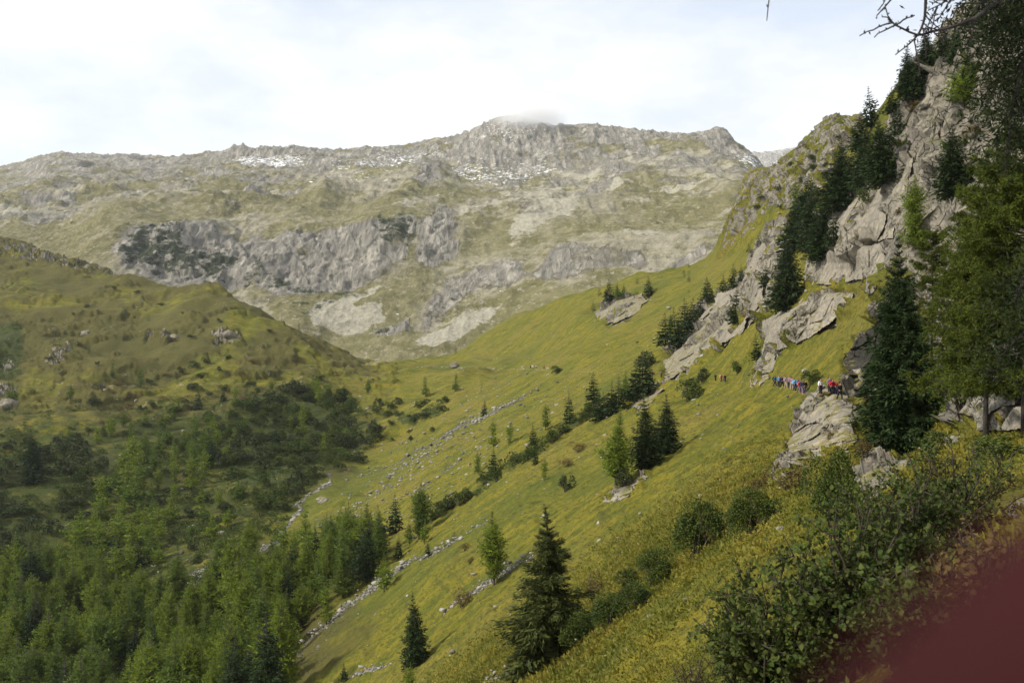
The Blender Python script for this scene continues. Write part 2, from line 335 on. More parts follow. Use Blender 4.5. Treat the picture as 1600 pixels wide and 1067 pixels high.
# pale crest rubble of the left hill
rock = np.maximum(rock, 0.55 * linemask(wu, wv, [(-200,345),(0,380,16),(90,402,14),(160,425,10),(210,440,3)], 14, 12) * rng(600, 1000))
for pts, wd, a, b, val in [
    ([(395,1070,1.1),(440,1035,2.2),(480,1005,2.2),(530,960,5.0),(560,938,5.0),(600,905,4.4),(640,880,4.4),(690,855,3.3),(740,826,2.2),(760,812,1.1)], 6, 120, 200, .72),
    ([(400,1068),(450,1040,2.2),(490,1018,1.7),(500,1010,0.6)], 4, 90, 200, .6),
    ([(540,1060,2.8),(575,1045,4.4),(610,1035,2.2)], 6, 80, 200, .95),
    ([(690,965,1.1),(730,935,3.3),(775,905,5.0),(830,868,3.3),(835,862,1.1)], 6, 60, 200, .85),
    ([(760,1067,3.3),(790,1058,5.0),(850,1040,5.5),(880,1022,3.3),(895,1015,1.1)], 8, 30, 120, .95),
    ([(560,745,0.6),(640,715,1.1),(700,675,2.2),(757,650,2.2),(800,628,1.7),(848,601,1.1)], 4, 180, 420, .95),
    ([(600,790,1.1),(660,765,2.8),(700,730,3.3),(740,705,1.7),(770,695,0.6)], 5, 150, 330, .7),
    ([(295,910,6.1),(312,900,9.0),(332,885,5.3),(380,870,2.4),(430,850,5.3),(445,830,4.2),(462,810,3.4),(476,795,3.4),(464,783,3.4),(490,770,2.4),(515,762,3.4),(512,745,2.4)], 4, 200, 450, .95),
    ([(630,575,1.1),(700,572,2.2),(760,575,1.7),(850,578,0.6)], 3, 350, 750, .6),
    ([(510,595,1.1),(540,590,2.2),(600,600,1.7)], 4, 380, 750, .5),
    ([(555,566),(640,560,1.7),(700,552,1.7)], 4, 600, 950, .6)]:
    scree = np.maximum(scree, val * linemask(wu, wv, pts, wd, 5) * rng(a, b))
scree = np.maximum(scree, .40 * polymask(wu, wv, [(540,800),(600,730),(650,690),(700,650),(780,620),(850,600),(840,612),(760,665),(720,700),(640,760),(590,790),(540,830),(520,820)], 25) * rng(160, 420))
for pts in [[(-100,606),(0,606),(60,606),(115,600),(180,605),(260,603),(330,600),(400,598)], [(210,640),(240,628),(270,630)], [(660,572),(720,573),(850,578),(960,583),(1050,590),(1120,598),(1180,600),(1260,608),(1310,622)], [(430,600),(500,585),(560,568),(610,566)]]:
    path = np.maximum(path, .62 * linemask(u, v, pts, 1.0, 2.0) * rng(70, 800))
for poly, a, b, s, val in [
    ([(-100,600),(60,615),(200,620),(330,600),(400,640),(300,700),(200,760),(60,800),(-100,800)], 300, 700, 50, .62),
    ([(0,700),(60,690),(130,720),(160,700),(200,640),(260,620),(330,640),(400,600),(520,590),(560,640),(600,640),(590,700),(520,750),(470,775),(450,830),(400,840),(380,800),(330,760),(290,700),(240,720),(200,800),(120,850),(60,900),(-100,900),(-100,700)], 150, 700, 40, .8),
    ([(0,900),(200,800),(330,850),(450,880),(440,1067),(200,1200),(-200,1200),(-200,900)], 100, 400, 40, .7),
    ([(600,640),(650,640),(690,625),(690,650),(640,665)], 300, 700, 10, .9),
    ([(150,600),(230,580),(400,560),(520,560),(540,600),(400,610),(200,625)], 380, 700, 22, .45),
    ([(0,500),(40,510),(30,600),(-60,600),(-60,500)], 380, 800, 12, .9)]:
    shrubm = np.maximum(shrubm, val * polymask(wu, wv, poly, s) * rng(a, b))
shrubm = np.maximum(shrubm, .6 * linemask(wu, wv, [(660,822,4),(700,795,10),(760,755,10),(809,722,10),(866,684,8),(930,640,7)], 9, 6) * rng(120, 260))
shrubm = np.maximum(shrubm, .8 * linemask(wu, wv, [(880,1010,10),(960,955,22),(1030,900,22),(1090,860,22),(1170,815,16),(1230,790,8)], 16, 14) * rng(26, 75))
heath = np.clip(0.55 + 1.2 * fbm(P, 45, 4, 77), 0, 1) * (0.30 + 0.75 * (1 - sstep(u, 520, 680))) + .48 * (1 - sstep(u, 480, 600)) * sstep(D, 260, 400)
# rock relief pushed along the surface normal
k = rock > 0.04
Pk = P[k]; Dk = D[k]
s1 = np.clip(Dk * 0.045, 2.0, 11.0)
f1 = np.zeros(len(Pk)); 
for lo, hi, S in ((0, 75, 4.5), (75, 170, 9.0), (170, 2000, 18.0)):
    q = (Dk >= lo) & (Dk < hi)
    if q.any():
        A = Pk[q]; A = A + S * 0.13 * np.stack([fbm(A, S, 3, 41), fbm(A, S, 3, 42), fbm(A, S, 3, 43)], 1)
        f1[q] = S * (0.17 * facet(A, S, 3, .9, (1, 1, 1.3)) + 0.085 * facet(A, S * 0.36, 13, 1.0, (1, 1, 0.7)) + 0.028 * facet(A, S * .15, 23, 1.))
FLAT = True
P[k] += N[k] * (f1 * np.minimum(rock[k] * 1.6, 1))[:, None]
# tussocks and hummocks in the grass
shrubm = np.where((u < 900) & (D > 150), np.maximum(shrubm, .30 * sstep(v, 560, 640)), shrubm)
shrubm = np.maximum(shrubm, .66 * polymask(wu, wv, [(-120,622),(60,625),(200,618),(330,600),(430,590),(540,590),(600,640),(590,720),(510,760),(455,850),(380,880),(330,1000),(-120,1000)], 60) * rng(180, 600))
g = (1 - rock) * sstep(D, 5, 14) * (1 - sstep(D, 260, 420))
P[:, 2] += g * (0.13 * fbm(P, 1.1, 2, 51) + 0.30 * np.abs(fbm(P, 3.2, 3, 61))) * np.clip(D / 45, .35, 2.4)
P[:, 2] += shrubm * sstep(D, 90, 200) * (1.0 * np.abs(fbm(P, 7, 3, 71)))
# ------------------------------------------------------------------ ground material
GRASS = 1.0
def land_material(name, near=True):
    m, nt = mat(name); b = NB(nt)
    g = b.n('ShaderNodeNewGeometry'); P_ = g.outputs['Position']
    at = b.n('ShaderNodeVertexColor', layer_name='land'); at2 = b.n('ShaderNodeVertexColor', layer_name='land_more')
    sp = b.n('ShaderNodeSeparateColor'); b.l(at.outputs[0], sp.inputs[0])
    sp2 = b.n('ShaderNodeSeparateColor'); b.l(at2.outputs[0], sp2.inputs[0])
    rk, sc_, sh = sp.outputs[0], sp.outputs[1], sp.outputs[2]
    pa, he = sp2.outputs[0], sp2.outputs[1]
    flow = b.mapping(P_, (0.55, 1.6, 0.55))     # streaks run down the slope
    nb = b.noise(P_, 0.035, 4); nm = b.noise(flow, 0.22, 5, 0.6); nf = b.noise(P_, 1.7, 5, 0.7); nff = b.noise(P_, 7.0, 3, 0.7)
    c = b.mix(b.mapr(nm, 0.35, 0.66), (0.088, 0.100, 0.012), (0.194, 0.162, 0.018))
    c = b.mix(b.mapr(nb, 0.45, 0.70, 0, .6), c, (0.180, 0.142, 0.034))
    c = b.mix(b.mapr(nf, 0.45, 0.65, 0, .75), c, (0.042, 0.050, 0.011))
    c = b.mix(b.mapr(b.noise(P_, .55, 5, .75), 0.53, 0.68, 0, .7), c, (0.050, 0.056, 0.014))
    c = b.mix(b.mapr(nff, 0.52, 0.75, 0, .45), c, (0.22, 0.185, 0.06))
    c = b.mix(b.mapr(b.noise(flow, 0.5, 5, .7), 0.60, 0.72, 0, .5), c, (0.165, 0.100, 0.035))
    terr = b.noise(b.warp(b.mapping(P_, (.06, .06, 1.5)), .6, .8), 1.0, 3, .6)
    c = b.mix(b.mapr(terr, .55, .68, 0, .45), c, (0.060, 0.058, 0.018))
    c = b.mix(b.mapr(b.noise(P_, .011, 3), .5, .66, 0, .5), c, (0.060, 0.082, 0.016))
    # heath and low scrub tones
    hh = b.mapr(b.math('ADD', he, b.math('MULTIPLY', b.math('SUBTRACT', b.noise(P_, 0.12, 6, .65), .5), 1.6)), .45, .95)
    c = b.mix(b.math('MULTIPLY', hh, .8), c, b.mix(b.mapr(nf, .4, .6), (0.045, 0.045, 0.015), (0.098, 0.082, 0.028)))
    shn = b.mapr(b.math('ADD', sh, b.math('MULTIPLY', b.math('SUBTRACT', b.noise(P_, 0.16, 6, .7), .5), 2.0)), .42, .75)
    c = b.mix(b.math('MULTIPLY', shn, .9), c, b.mix(b.mapr(nf, .35, .7), (0.022, 0.034, 0.009), (0.065, 0.075, 0.02)))
    # scattered pale stones in the turf
    st = b.vor(P_, 0.45, 'F1', 'Distance'); stn = b.noise(P_, 0.05, 4, .7)
    spk = b.math('MULTIPLY', b.mapr(st, 0.12, 0.2, 1, 0), b.mapr(stn, .60, .68))
    # scree
    sm = b.mapr(b.math('ADD', sc_, b.math('MULTIPLY', b.math('SUBTRACT', b.noise(P_, 0.35, 6, .8), .5), 2.4)), .52, .72)
    v1 = b.vor(P_, 1.3, 'F1', 'Color'); bwv = b.n('ShaderNodeRGBToBW'); b.l(v1, bwv.inputs[0])
    v1e = b.mapr(b.vor(P_, 1.3), 0.0, 0.12)
    scc = b.mix(bwv.outputs[0], (0.12, 0.11, 0.09), (0.30, 0.28, 0.24)); scc = b.mix(b.math('MULTIPLY', b.math('SUBTRACT', 1.0, v1e), .8), scc, (0.05, 0.05, 0.035))
    pam = b.mapr(b.math('ADD', pa, b.math('MULTIPLY', b.math('SUBTRACT', b.noise(P_, 0.5, 4, .7), .5), 1.2)), .35, .7, 0, .8)
    c = b.mix(pam, c, (0.27, 0.23, 0.14))
    c = b.mix(b.math('MAXIMUM', spk, 0.0), c, (0.40, 0.38, 0.32))
    c = b.mix(sm, c, scc)
    # rock
    rc, rh = rock_nodes(b, P_, 1.8, 0.80, .6)
    sn = b.n('ShaderNodeSeparateXYZ'); b.l(g.outputs['Normal'], sn.inputs[0])
    ledge = b.mapr(sn.outputs['Z'], 0.55, 0.85)
    rkm = b.math('ADD', rk, b.math('MULTIPLY', b.math('SUBTRACT', b.noise(P_, 0.22, 6, .7), .5), 1.1))
    rkm = b.math('SUBTRACT', rkm, b.math('ADD', b.math('MULTIPLY', ledge, 0.55), b.mapr(b.noise(P_, .13, 5, .7), .48, .60, 0, .48)))
    rm = b.mapr(rkm, .30, .46)
    c = b.mix(rm, c, rc)
    hg = b.math('ADD', b.math('MULTIPLY', nf, 0.8), b.math('MULTIPLY', nff, 0.35))
    hsel = b.n('ShaderNodeMix', data_type='FLOAT'); b.l(rm, hsel.inputs[0]); b.l(hg, hsel.inputs[2]); b.l(rh, hsel.inputs[3])
    hh2 = b.n('ShaderNodeMix', data_type='FLOAT'); b.l(sm, hh2.inputs[0]); b.l(hsel.outputs[0], hh2.inputs[2]); b.l(b.math('MULTIPLY', v1e, 1.2), hh2.inputs[3])
    b.finish(c, 0.95, hh2.outputs[0], 1.0, 0.45, 0.1)
    return m
MLAND = land_material('alpine_ground')
hillside = gridmesh('hillside', P, nuA, nlA, np.stack([rock, scree, shrubm], 1), MLAND, np.stack([path, heath], 1))
del Pk, f1

# ------------------------------------------------------------------ far range
def far_material():
    m, nt = mat('high_mountain_ground'); b = NB(nt)
    g = b.n('ShaderNodeNewGeometry'); P_ = g.outputs['Position']
    at = b.n('ShaderNodeVertexColor', layer_name='land'); at2 = b.n('ShaderNodeVertexColor', layer_name='land_more')
    sp = b.n('ShaderNodeSeparateColor'); b.l(at.outputs[0], sp.inputs[0]); sp2 = b.n('ShaderNodeSeparateColor'); b.l(at2.outputs[0], sp2.inputs[0])
    rk, sc_, sh = sp.outputs; snw, hi = sp2.outputs[0], sp2.outputs[1]
    flat = b.mapping(P_, (1, .55, 1.8), (0, .3, 0))
    n0 = b.noise(flat, 0.014, 7, .62); n1_ = b.noise(flat, 0.05, 7, .7); n2_ = b.noise(P_, 0.2, 5, .7)
    big = b.noise(b.mapping(P_, (.8, .5, 1.5), (0, .35, 0)), 0.0075, 6, .62, .6)
    c = b.mix(b.mapr(n1_, .35, .65), (0.125, 0.118, 0.052), (0.20, 0.18, 0.092))
    c = b.mix(b.mapr(b.math('ADD', big, b.math('MULTIPLY', b.math('SUBTRACT', n1_, .5), .35)), .46, .57, 0, b.math('SUBTRACT', 1.0, hi)), c, b.mix(b.mapr(n1_, .4, .6), (0.215, 0.197, 0.14), (0.30, 0.275, 0.205)))
    c = b.mix(b.mapr(n2_, .5, .68, 0, .35), c, (0.12, 0.112, 0.055))
    c = b.mix(b.mapr(b.noise(flat, 0.13, 6, .75), .56, .63, 0, .7), c, (0.36, 0.33, 0.26))
    # scree aprons
    sm = b.mapr(b.math('ADD', sc_, b.math('MULTIPLY', b.math('SUBTRACT', n1_, .5), 1.6)), .5, .68)
    c = b.mix(sm, c, b.mix(b.mapr(n2_, .35, .65), (0.28, 0.26, 0.195), (0.38, 0.355, 0.28)))
    # scrub, with the shade put into the left cliff
    shn = b.mapr(b.math('ADD', sh, b.math('MULTIPLY', b.math('SUBTRACT', n1_, .5), 1.8)), .5, .66)
    # rock
    fl = b.mapr(b.noise(b.mapping(P_, (1.5, .4, .35)), .05, 7, .7), .36, .64)
    rc = b.mix(fl, (0.21, 0.195, 0.17), (0.40, 0.37, 0.31))
    cr = b.mapr(b.vor(b.warp(b.mapping(P_, (1, .5, .4)), .02, 20), 0.045), 0, .09)
    rc = b.mix(b.math('MULTIPLY', b.math('SUBTRACT', 1.0, cr), .5), rc, (0.11, 0.11, 0.09))
    rv = b.math('ADD', rk, b.math('ADD', b.math('MULTIPLY', b.math('SUBTRACT', n0, .5), 1.5), b.math('MULTIPLY', b.math('SUBTRACT', n2_, .5), .5)))
    rm = b.mapr(rv, .44, .58)
    c = b.mix(rm, c, rc)
    c = b.mix(b.math('MULTIPLY', shn, .92), c, b.mix(b.mapr(n2_, .4, .6), (0.022, 0.034, 0.018), (0.05, 0.06, 0.03)))
    ss = b.mapr(b.math('ADD', snw, b.math('MULTIPLY', b.math('SUBTRACT', b.noise(b.mapping(P_, (.55, .4, 1.6), (0, .5, 0)), .17, 4, .7), .5), 3.8)), .80, .88)
    c = b.mix(ss, c, (0.92, 0.93, 0.95))
    h = b.math('ADD', b.math('MULTIPLY', n2_, 1.0), b.math('ADD', b.math('MULTIPLY', fl, b.math('MULTIPLY', rm, 1.1)), b.math('MULTIPLY', n1_, 1.2)))
    b.finish(c, 0.95, h, 1.0, 3.5, 0.05)
    return m
usB = np.arange(-420, 1601, 2.0)
lsB = rows([(700, 1000, 60), (1000, 1350, 190), (1350, 2000, 150), (2000, 3300, 170)])
VB = loft(LB, usB, lsB)
nuB, nlB = len(usB), len(lsB)
Yb = np.exp(lsB)[:, None] * np.ones(nuB)[None, :]
Pb = np.stack([(usB[None, :] - 800) / F * Yb, Yb, (HOR - VB) / F * Yb], -1).reshape(-1, 3)
Db = Pb[:, 1]
ub, vb = project(Pb)
wub = ub + 10 * fbm(Pb, 90, 4, 21); wvb = vb + 8 * fbm(Pb, 90, 4, 31)
rockb = np.full(len(Pb), 0.34) + 0.22 * sstep(310 - vb, 0, 60) + .06 * sstep(Db, 1400, 1500) * (ub < 520); screeb = np.zeros(len(Pb)); shb = np.zeros(len(Pb)); snb = np.zeros(len(Pb))
for poly, s, val in [
    ([(170,400),(210,375),(300,368),(400,388),(420,400),(410,440),(380,462),(300,450),(200,430)], 12, .9),
    ([(400,388),(470,375),(540,368),(650,350),(655,372),(630,410),(560,455),(520,475),(440,475),(390,462)], 12, .72),
    ([(640,355),(700,350),(740,370),(720,400),(670,425),(640,410)], 14, .75),
    ([(650,505),(660,460),(700,430),(740,412),(800,400),(830,440),(800,465),(760,470),(700,500),(665,520)], 14, .64),
    ([(830,440),(860,400),(900,378),(950,378),(1010,385),(1020,420),(960,430),(900,452),(850,460)], 14, .60),
    ([(1020,430),(1060,400),(1100,385),(1110,400),(1040,430)], 8, .7),
    ([(330,330),(370,305),(420,312),(440,345),(400,345)], 12, .8),
    ([(20,350),(60,325),(110,330),(150,350),(90,355)], 12, .7),
    ([(690,240),(740,195),(800,185),(880,195),(900,240),(860,262),(780,270),(720,275)], 12, .75),
    ([(900,200),(1120,215),(1160,270),(1100,250),(1000,240),(920,240)], 8, .75),
    ([(340,250),(380,228),(440,230),(480,240),(470,250),(400,255)], 5, .85),
    ([(480,240),(560,232),(700,225),(700,250),(620,265),(500,262)], 10, .6),
    ([(640,280),(720,270),(740,310),(640,325)], 12, .6),
    ([(870,320),(940,270),(970,290),(930,330)], 12, .6),
    ([(570,520),(640,490),(650,520),(610,540)], 8, .8)]:
    rockb = np.maximum(rockb, val * polymask(wub, wvb, poly, s))
for poly, s, val in [
    ([(480,500),(500,485),(590,440),(600,445),(560,480),(600,470),(600,500),(550,530),(480,520)], 7, .85),
    ([(650,545),(690,515),(760,485),(790,478),(760,510),(720,535),(680,555)], 7, .9),
    ([(760,300),(880,265),(960,240),(1100,245),(1160,275),(1140,285),(1050,265),(960,280),(880,310),(850,340),(790,350)], 12, .62),
    ([(600,345),(690,320),(690,335),(640,352)], 6, .7),
    ([(660,250),(720,290),(780,295),(790,302),(720,302),(650,270)], 6, .6),
    ([(880,330),(1000,300),(1130,300),(1150,330),(1000,350)], 18, .45),
    ([(960,365),(1010,368),(1050,375),(1040,385),(980,378)], 6, .7),
    ([(50,360),(110,345),(130,370),(60,372)], 8, .6)]:
    screeb = np.maximum(screeb, val * polymask(wub, wvb, poly, s))
for poly, s, val in [
    ([(170,400),(215,378),(280,378),(370,392),(380,420),(350,445),(280,440),(200,430)], 14, .62),  # left cliff: its shade painted in scrub-dark colour, together with its shrubs
    ([(400,395),(440,400),(430,430),(470,450),(560,450),(590,470),(500,485),(420,472),(370,455)], 10, .50),
    ([(380,430),(420,460),(500,475),(560,465),(500,500),(420,480),(340,455)], 8, .42),
    ([(580,360),(650,350),(640,385),(600,395)], 8, .6),
    ([(650,470),(680,450),(720,470),(700,500),(655,522)], 9, .45),
    ([(570,515),(640,490),(640,520),(590,545)], 9, .45),
    ([(450,485),(500,478),(520,500),(470,510)], 7, .5)]:
    shb = np.maximum(shb, val * polymask(wub, wvb, poly, s))
for poly, s, val in [
    ([(350,250),(400,245),(460,245),(480,258),(440,268),(370,262)], 6, .74),
    ([(500,262),(600,245),(700,238),(690,255),(620,275),(520,272)], 12, .62),
    ([(440,290),(540,280),(640,280),(560,310),(460,320)], 22, .50),
    ([(700,268),(790,255),(860,250),(880,268),(790,290),(720,288)], 14, .66),
    ([(740,200),(820,190),(860,215),(800,240),(740,230)], 18, .5),
    ([(1140,262),(1158,262),(1175,275),(1165,278)], 4, .85)]:
    snb = np.maximum(snb, val * polymask(wub, wvb, poly, s))
for poly, s, val in [([(840,330),(900,300),(960,285),(1000,295),(930,320),(880,360),(800,385),(790,370)],8,.8),([(1010,300),(1120,290),(1140,300),(1080,312),(1000,325)],7,.7),([(700,345),(780,330),(800,340),(720,360)],7,.7),
    ([(480,300),(560,285),(640,300),(600,320),(500,318)],9,.55),([(0,345),(60,350),(110,365),(60,372),(0,360)],7,.8),([(150,300),(260,290),(320,300),(250,315),(160,315)],9,.55),([(860,265),(1000,248),(1150,268),(1120,285),(1000,270),(900,285)],8,.85)]:
    screeb = np.maximum(screeb, val * polymask(wub, wvb, poly, s))
for poly, s in [([(400,350),(560,335),(680,345),(560,362),(440,368)],12),([(740,340),(860,365),(900,350),(1000,345),(1100,350),(1050,370),(900,372),(800,395),(700,380)],12),([(1020,230),(1080,235),(1110,250),(1040,252)],6),([(120,370),(200,345),(330,355),(300,368),(180,372)],10),([(700,300),(780,310),(840,295),(820,325),(720,330)],10),([(950,320),(1050,330),(1120,315),(1130,345),(980,350)],10)]:
    rockb = rockb - .28 * polymask(wub, wvb, poly, s)
rockb = np.maximum(rockb, 0)
mead = np.zeros(len(Pb))
for poly, s in [([(440,488),(520,480),(580,452),(640,412),(665,400),(690,425),(655,470),(650,520),(690,560),(560,600),(440,560)],12),([(760,475),(850,455),(900,455),(1000,430),(900,520),(760,520),(700,560),(660,560),(760,490)],12),
    ([(400,345),(560,330),(680,345),(660,362),(540,366),(440,368)],12),([(740,345),(860,365),(900,350),(1000,345),(1100,350),(1050,370),(900,374),(800,395),(700,400)],14),([(100,375),(200,345),(330,350),(300,366),(180,374),(110,400)],12),([(0,375),(100,380),(170,400),(180,430),(0,430)],14),([(690,300),(790,305),(840,300),(820,325),(720,330)],10),([(950,322),(1050,332),(1125,318),(1130,350),(980,352)],10)]:
    pmk = polymask(wub, wvb, poly, s); mead = np.maximum(mead, .9 * pmk); rockb = rockb * (1 - .62 * pmk * (rockb < .6))
Nb = normals(Pb, nuB, nlB)
rel = 38 * fbm(Pb * np.array([1, .7, 1]) + 60 * np.stack([fbm(Pb, 300, 2, 71)] * 3, 1), 420, 3, 321, .5, True) * (1 - sstep(Db, 1900, 2250)) * sstep(Db, 1150, 1350) + 20 * fbm(Pb, 130, 5, 301, .5, True) + 9 * fbm(Pb * np.array([1, .5, .5]), 26, 4, 311, .55, True) * (0.35 + 1.1 * np.clip(rockb, 0, 1))
rel += np.clip(rockb - .4, 0, 1) * 9 * facet(Pb + 14 * np.stack([fbm(Pb, 40, 3, 1), fbm(Pb, 40, 3, 2), fbm(Pb, 40, 3, 3)], 1), 34, 5, 1.0, (.8, 1, 2.2))
rel += np.clip(rockb - .3, 0, 1) * 4.5 * facet(Pb, 12, 9, 1.0, (.8, 1, 1.6))
Pb += Nb * (rel * np.clip(Db / 1500, .5, 1.15))[:, None] * np.where(vb < 300, .75, 1)[:, None]
far = gridmesh('mountain_range', Pb, nuB, nlB, np.stack([rockb, screeb, shb], 1), far_material(), np.stack([snb, mead], 1))
# distant peak in the gap
usC = np.arange(1080, 1420, 2.0); lsC = rows([(4200, 6400, 120)])
LC = [(1080,[(4200,420),(4800,330),(5300,290),(6400,330)]),(1140,[(4200,420),(4800,310),(5300,262),(6400,330)]),(1160,[(4200,420),(4800,300),(5300,246),(6400,330)]),(1200,[(4200,420),(4800,300),(5300,240),(6400,330)]),(1240,[(4200,420),(4800,300),(5300,236),(6400,330)]),(1420,[(4200,420),(4800,300),(5300,250),(6400,330)])]
VC = loft(LC, usC, lsC); Yc = np.exp(lsC)[:, None] * np.ones(len(usC))[None, :]
Pc = np.stack([(usC[None, :] - 800) / F * Yc, Yc, (HOR - VC) / F * Yc], -1).reshape(-1, 3)
Pc += normals(Pc, len(usC), len(lsC)) * (45 * fbm(Pc, 260, 5, 401, .55, True))[:, None]
mc = np.zeros((len(Pc), 3)); mc[:, 0] = .95
ms = np.zeros((len(Pc), 2)); ms[:, 0] = .45
gridmesh('distant_peak', Pc, len(usC), len(lsC), mc, bpy.data.materials['high_mountain_ground'], ms)
# ------------------------------------------------------------------ mesh building for plants and stones
def qmesh(name, V, Q, m, smooth=False, tri=False):
    k = 3 if tri else 4
    me = bpy.data.meshes.new(name); V = np.asarray(V, np.float32); Q = np.asarray(Q, np.int32).reshape(-1, k)
    me.vertices.add(len(V)); me.vertices.foreach_set('co', V.ravel())
    me.loops.add(Q.size); me.loops.foreach_set('vertex_index', Q.ravel())
    me.polygons.add(len(Q)); me.polygons.foreach_set('loop_start', np.arange(0, Q.size, k, dtype=np.int32))
    if smooth: me.polygons.foreach_set('use_smooth', np.ones(len(Q), bool))
    me.update(); me.materials.append(m); return me
def unit(a): return a / (np.linalg.norm(a, axis=-1, keepdims=True) + 1e-9)
def kites(B, Dr, ln, wd, R, jit=0.35):
    """one small leaf-shaped face per row: base, direction, length, width"""
    n = len(B); Dr = unit(Dr + R.normal(0, jit * .5, (n, 3)))
    S = unit(np.cross(Dr, R.normal(0, 1, (n, 3))))
    ln = np.asarray(ln)[:, None] * R.uniform(.7, 1.3, (n, 1)); wd = np.asarray(wd)[:, None] * R.uniform(.7, 1.3, (n, 1))
    V = np.stack([B, B + Dr * ln * .5 - S * wd * .5, B + Dr * ln, B + Dr * ln * .5 + S * wd * .5], 1).reshape(-1, 3)
    return V, np.arange(4 * n).reshape(-1, 4)
def tube(pts, rad, seg=6):
    pts = np.asarray(pts, float); n = len(pts); T = unit(np.gradient(pts, axis=0))
    ref = np.array([0.13, 0.98, 0.1]); A = unit(np.cross(T, ref)); Bn = np.cross(T, A)
    th = np.linspace(0, 2 * np.pi, seg, endpoint=False)
    V = (pts[:, None] + np.asarray(rad)[:, None, None] * (np.cos(th)[None, :, None] * A[:, None] + np.sin(th)[None, :, None] * Bn[:, None])).reshape(-1, 3)
    i = np.arange(n * seg).reshape(n, seg); j = np.roll(i, -1, 1)
    return V, np.stack([i[:-1], j[:-1], j[1:], i[1:]], -1).reshape(-1, 4)
def joinq(parts):
    V, Q, o = [], [], 0
    for v_, q_ in parts: V.append(v_); Q.append(q_ + o); o += len(v_)
    return np.concatenate(V), np.concatenate(Q)

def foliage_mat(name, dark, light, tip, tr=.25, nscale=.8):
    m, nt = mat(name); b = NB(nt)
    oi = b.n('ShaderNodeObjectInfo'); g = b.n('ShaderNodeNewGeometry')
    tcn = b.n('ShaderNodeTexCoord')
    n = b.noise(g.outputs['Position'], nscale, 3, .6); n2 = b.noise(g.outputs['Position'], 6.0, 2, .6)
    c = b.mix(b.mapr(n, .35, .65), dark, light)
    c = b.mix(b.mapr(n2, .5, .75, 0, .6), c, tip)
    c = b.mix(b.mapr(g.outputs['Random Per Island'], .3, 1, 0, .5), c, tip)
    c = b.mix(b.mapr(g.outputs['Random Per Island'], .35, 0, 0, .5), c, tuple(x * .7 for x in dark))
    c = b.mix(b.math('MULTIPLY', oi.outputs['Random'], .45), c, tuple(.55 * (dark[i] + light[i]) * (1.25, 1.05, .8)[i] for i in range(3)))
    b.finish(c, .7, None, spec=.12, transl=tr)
    return m
M_SPRUCE = foliage_mat('spruce_needles', (.012, .026, .010), (.026, .046, .014), (.046, .068, .017), .10)
M_OLDSPRUCE = foliage_mat('old_spruce_needles', (.030, .045, .012), (.060, .072, .016), (.10, .10, .025), .15)
M_LARCH = foliage_mat('larch_needles', (.068, .125, .016), (.165, .225, .024), (.26, .28, .04), .4)
M_LARCHD = foliage_mat('dull_larch_needles', (.050, .096, .018), (.108, .160, .025), (.17, .20, .035), .36)  # duller green tone for part of the larches
M_LARCHY = foliage_mat('turning_larch_needles', (.10, .11, .010), (.19, .16, .014), (.26, .19, .02), .35)
M_ALDER = foliage_mat('alder_leaves', (.030, .054, .012), (.062, .090, .018), (.11, .125, .03), .2)
M_ALDERN = foliage_mat('near_alder_leaves', (.026, .050, .013), (.055, .085, .018), (.13, .12, .03), .25, 1.6)
M_DWARF = foliage_mat('dwarf_pine_needles', (.026, .044, .016), (.052, .068, .022), (.085, .09, .035), .12)
M_BROWN = foliage_mat('browning_leaves', (.075, .062, .022), (.13, .095, .035), (.16, .12, .05), .2)
def bark(name, c0, c1):
    m, nt = mat(name); b = NB(nt); t = b.n('ShaderNodeTexCoord')
    n = b.noise(b.mapping(t.outputs['Object'], (1, 1, .3)), 9, 5, .7)
    b.finish(b.mix(b.mapr(n, .35, .65), c0, c1), .95, n, .6, .03); return m
M_BARK = bark('bark', (.045, .035, .026), (.12, .10, .08)); M_DEADWOOD = bark('dead_wood', (.12, .11, .10), (.30, .28, .25))

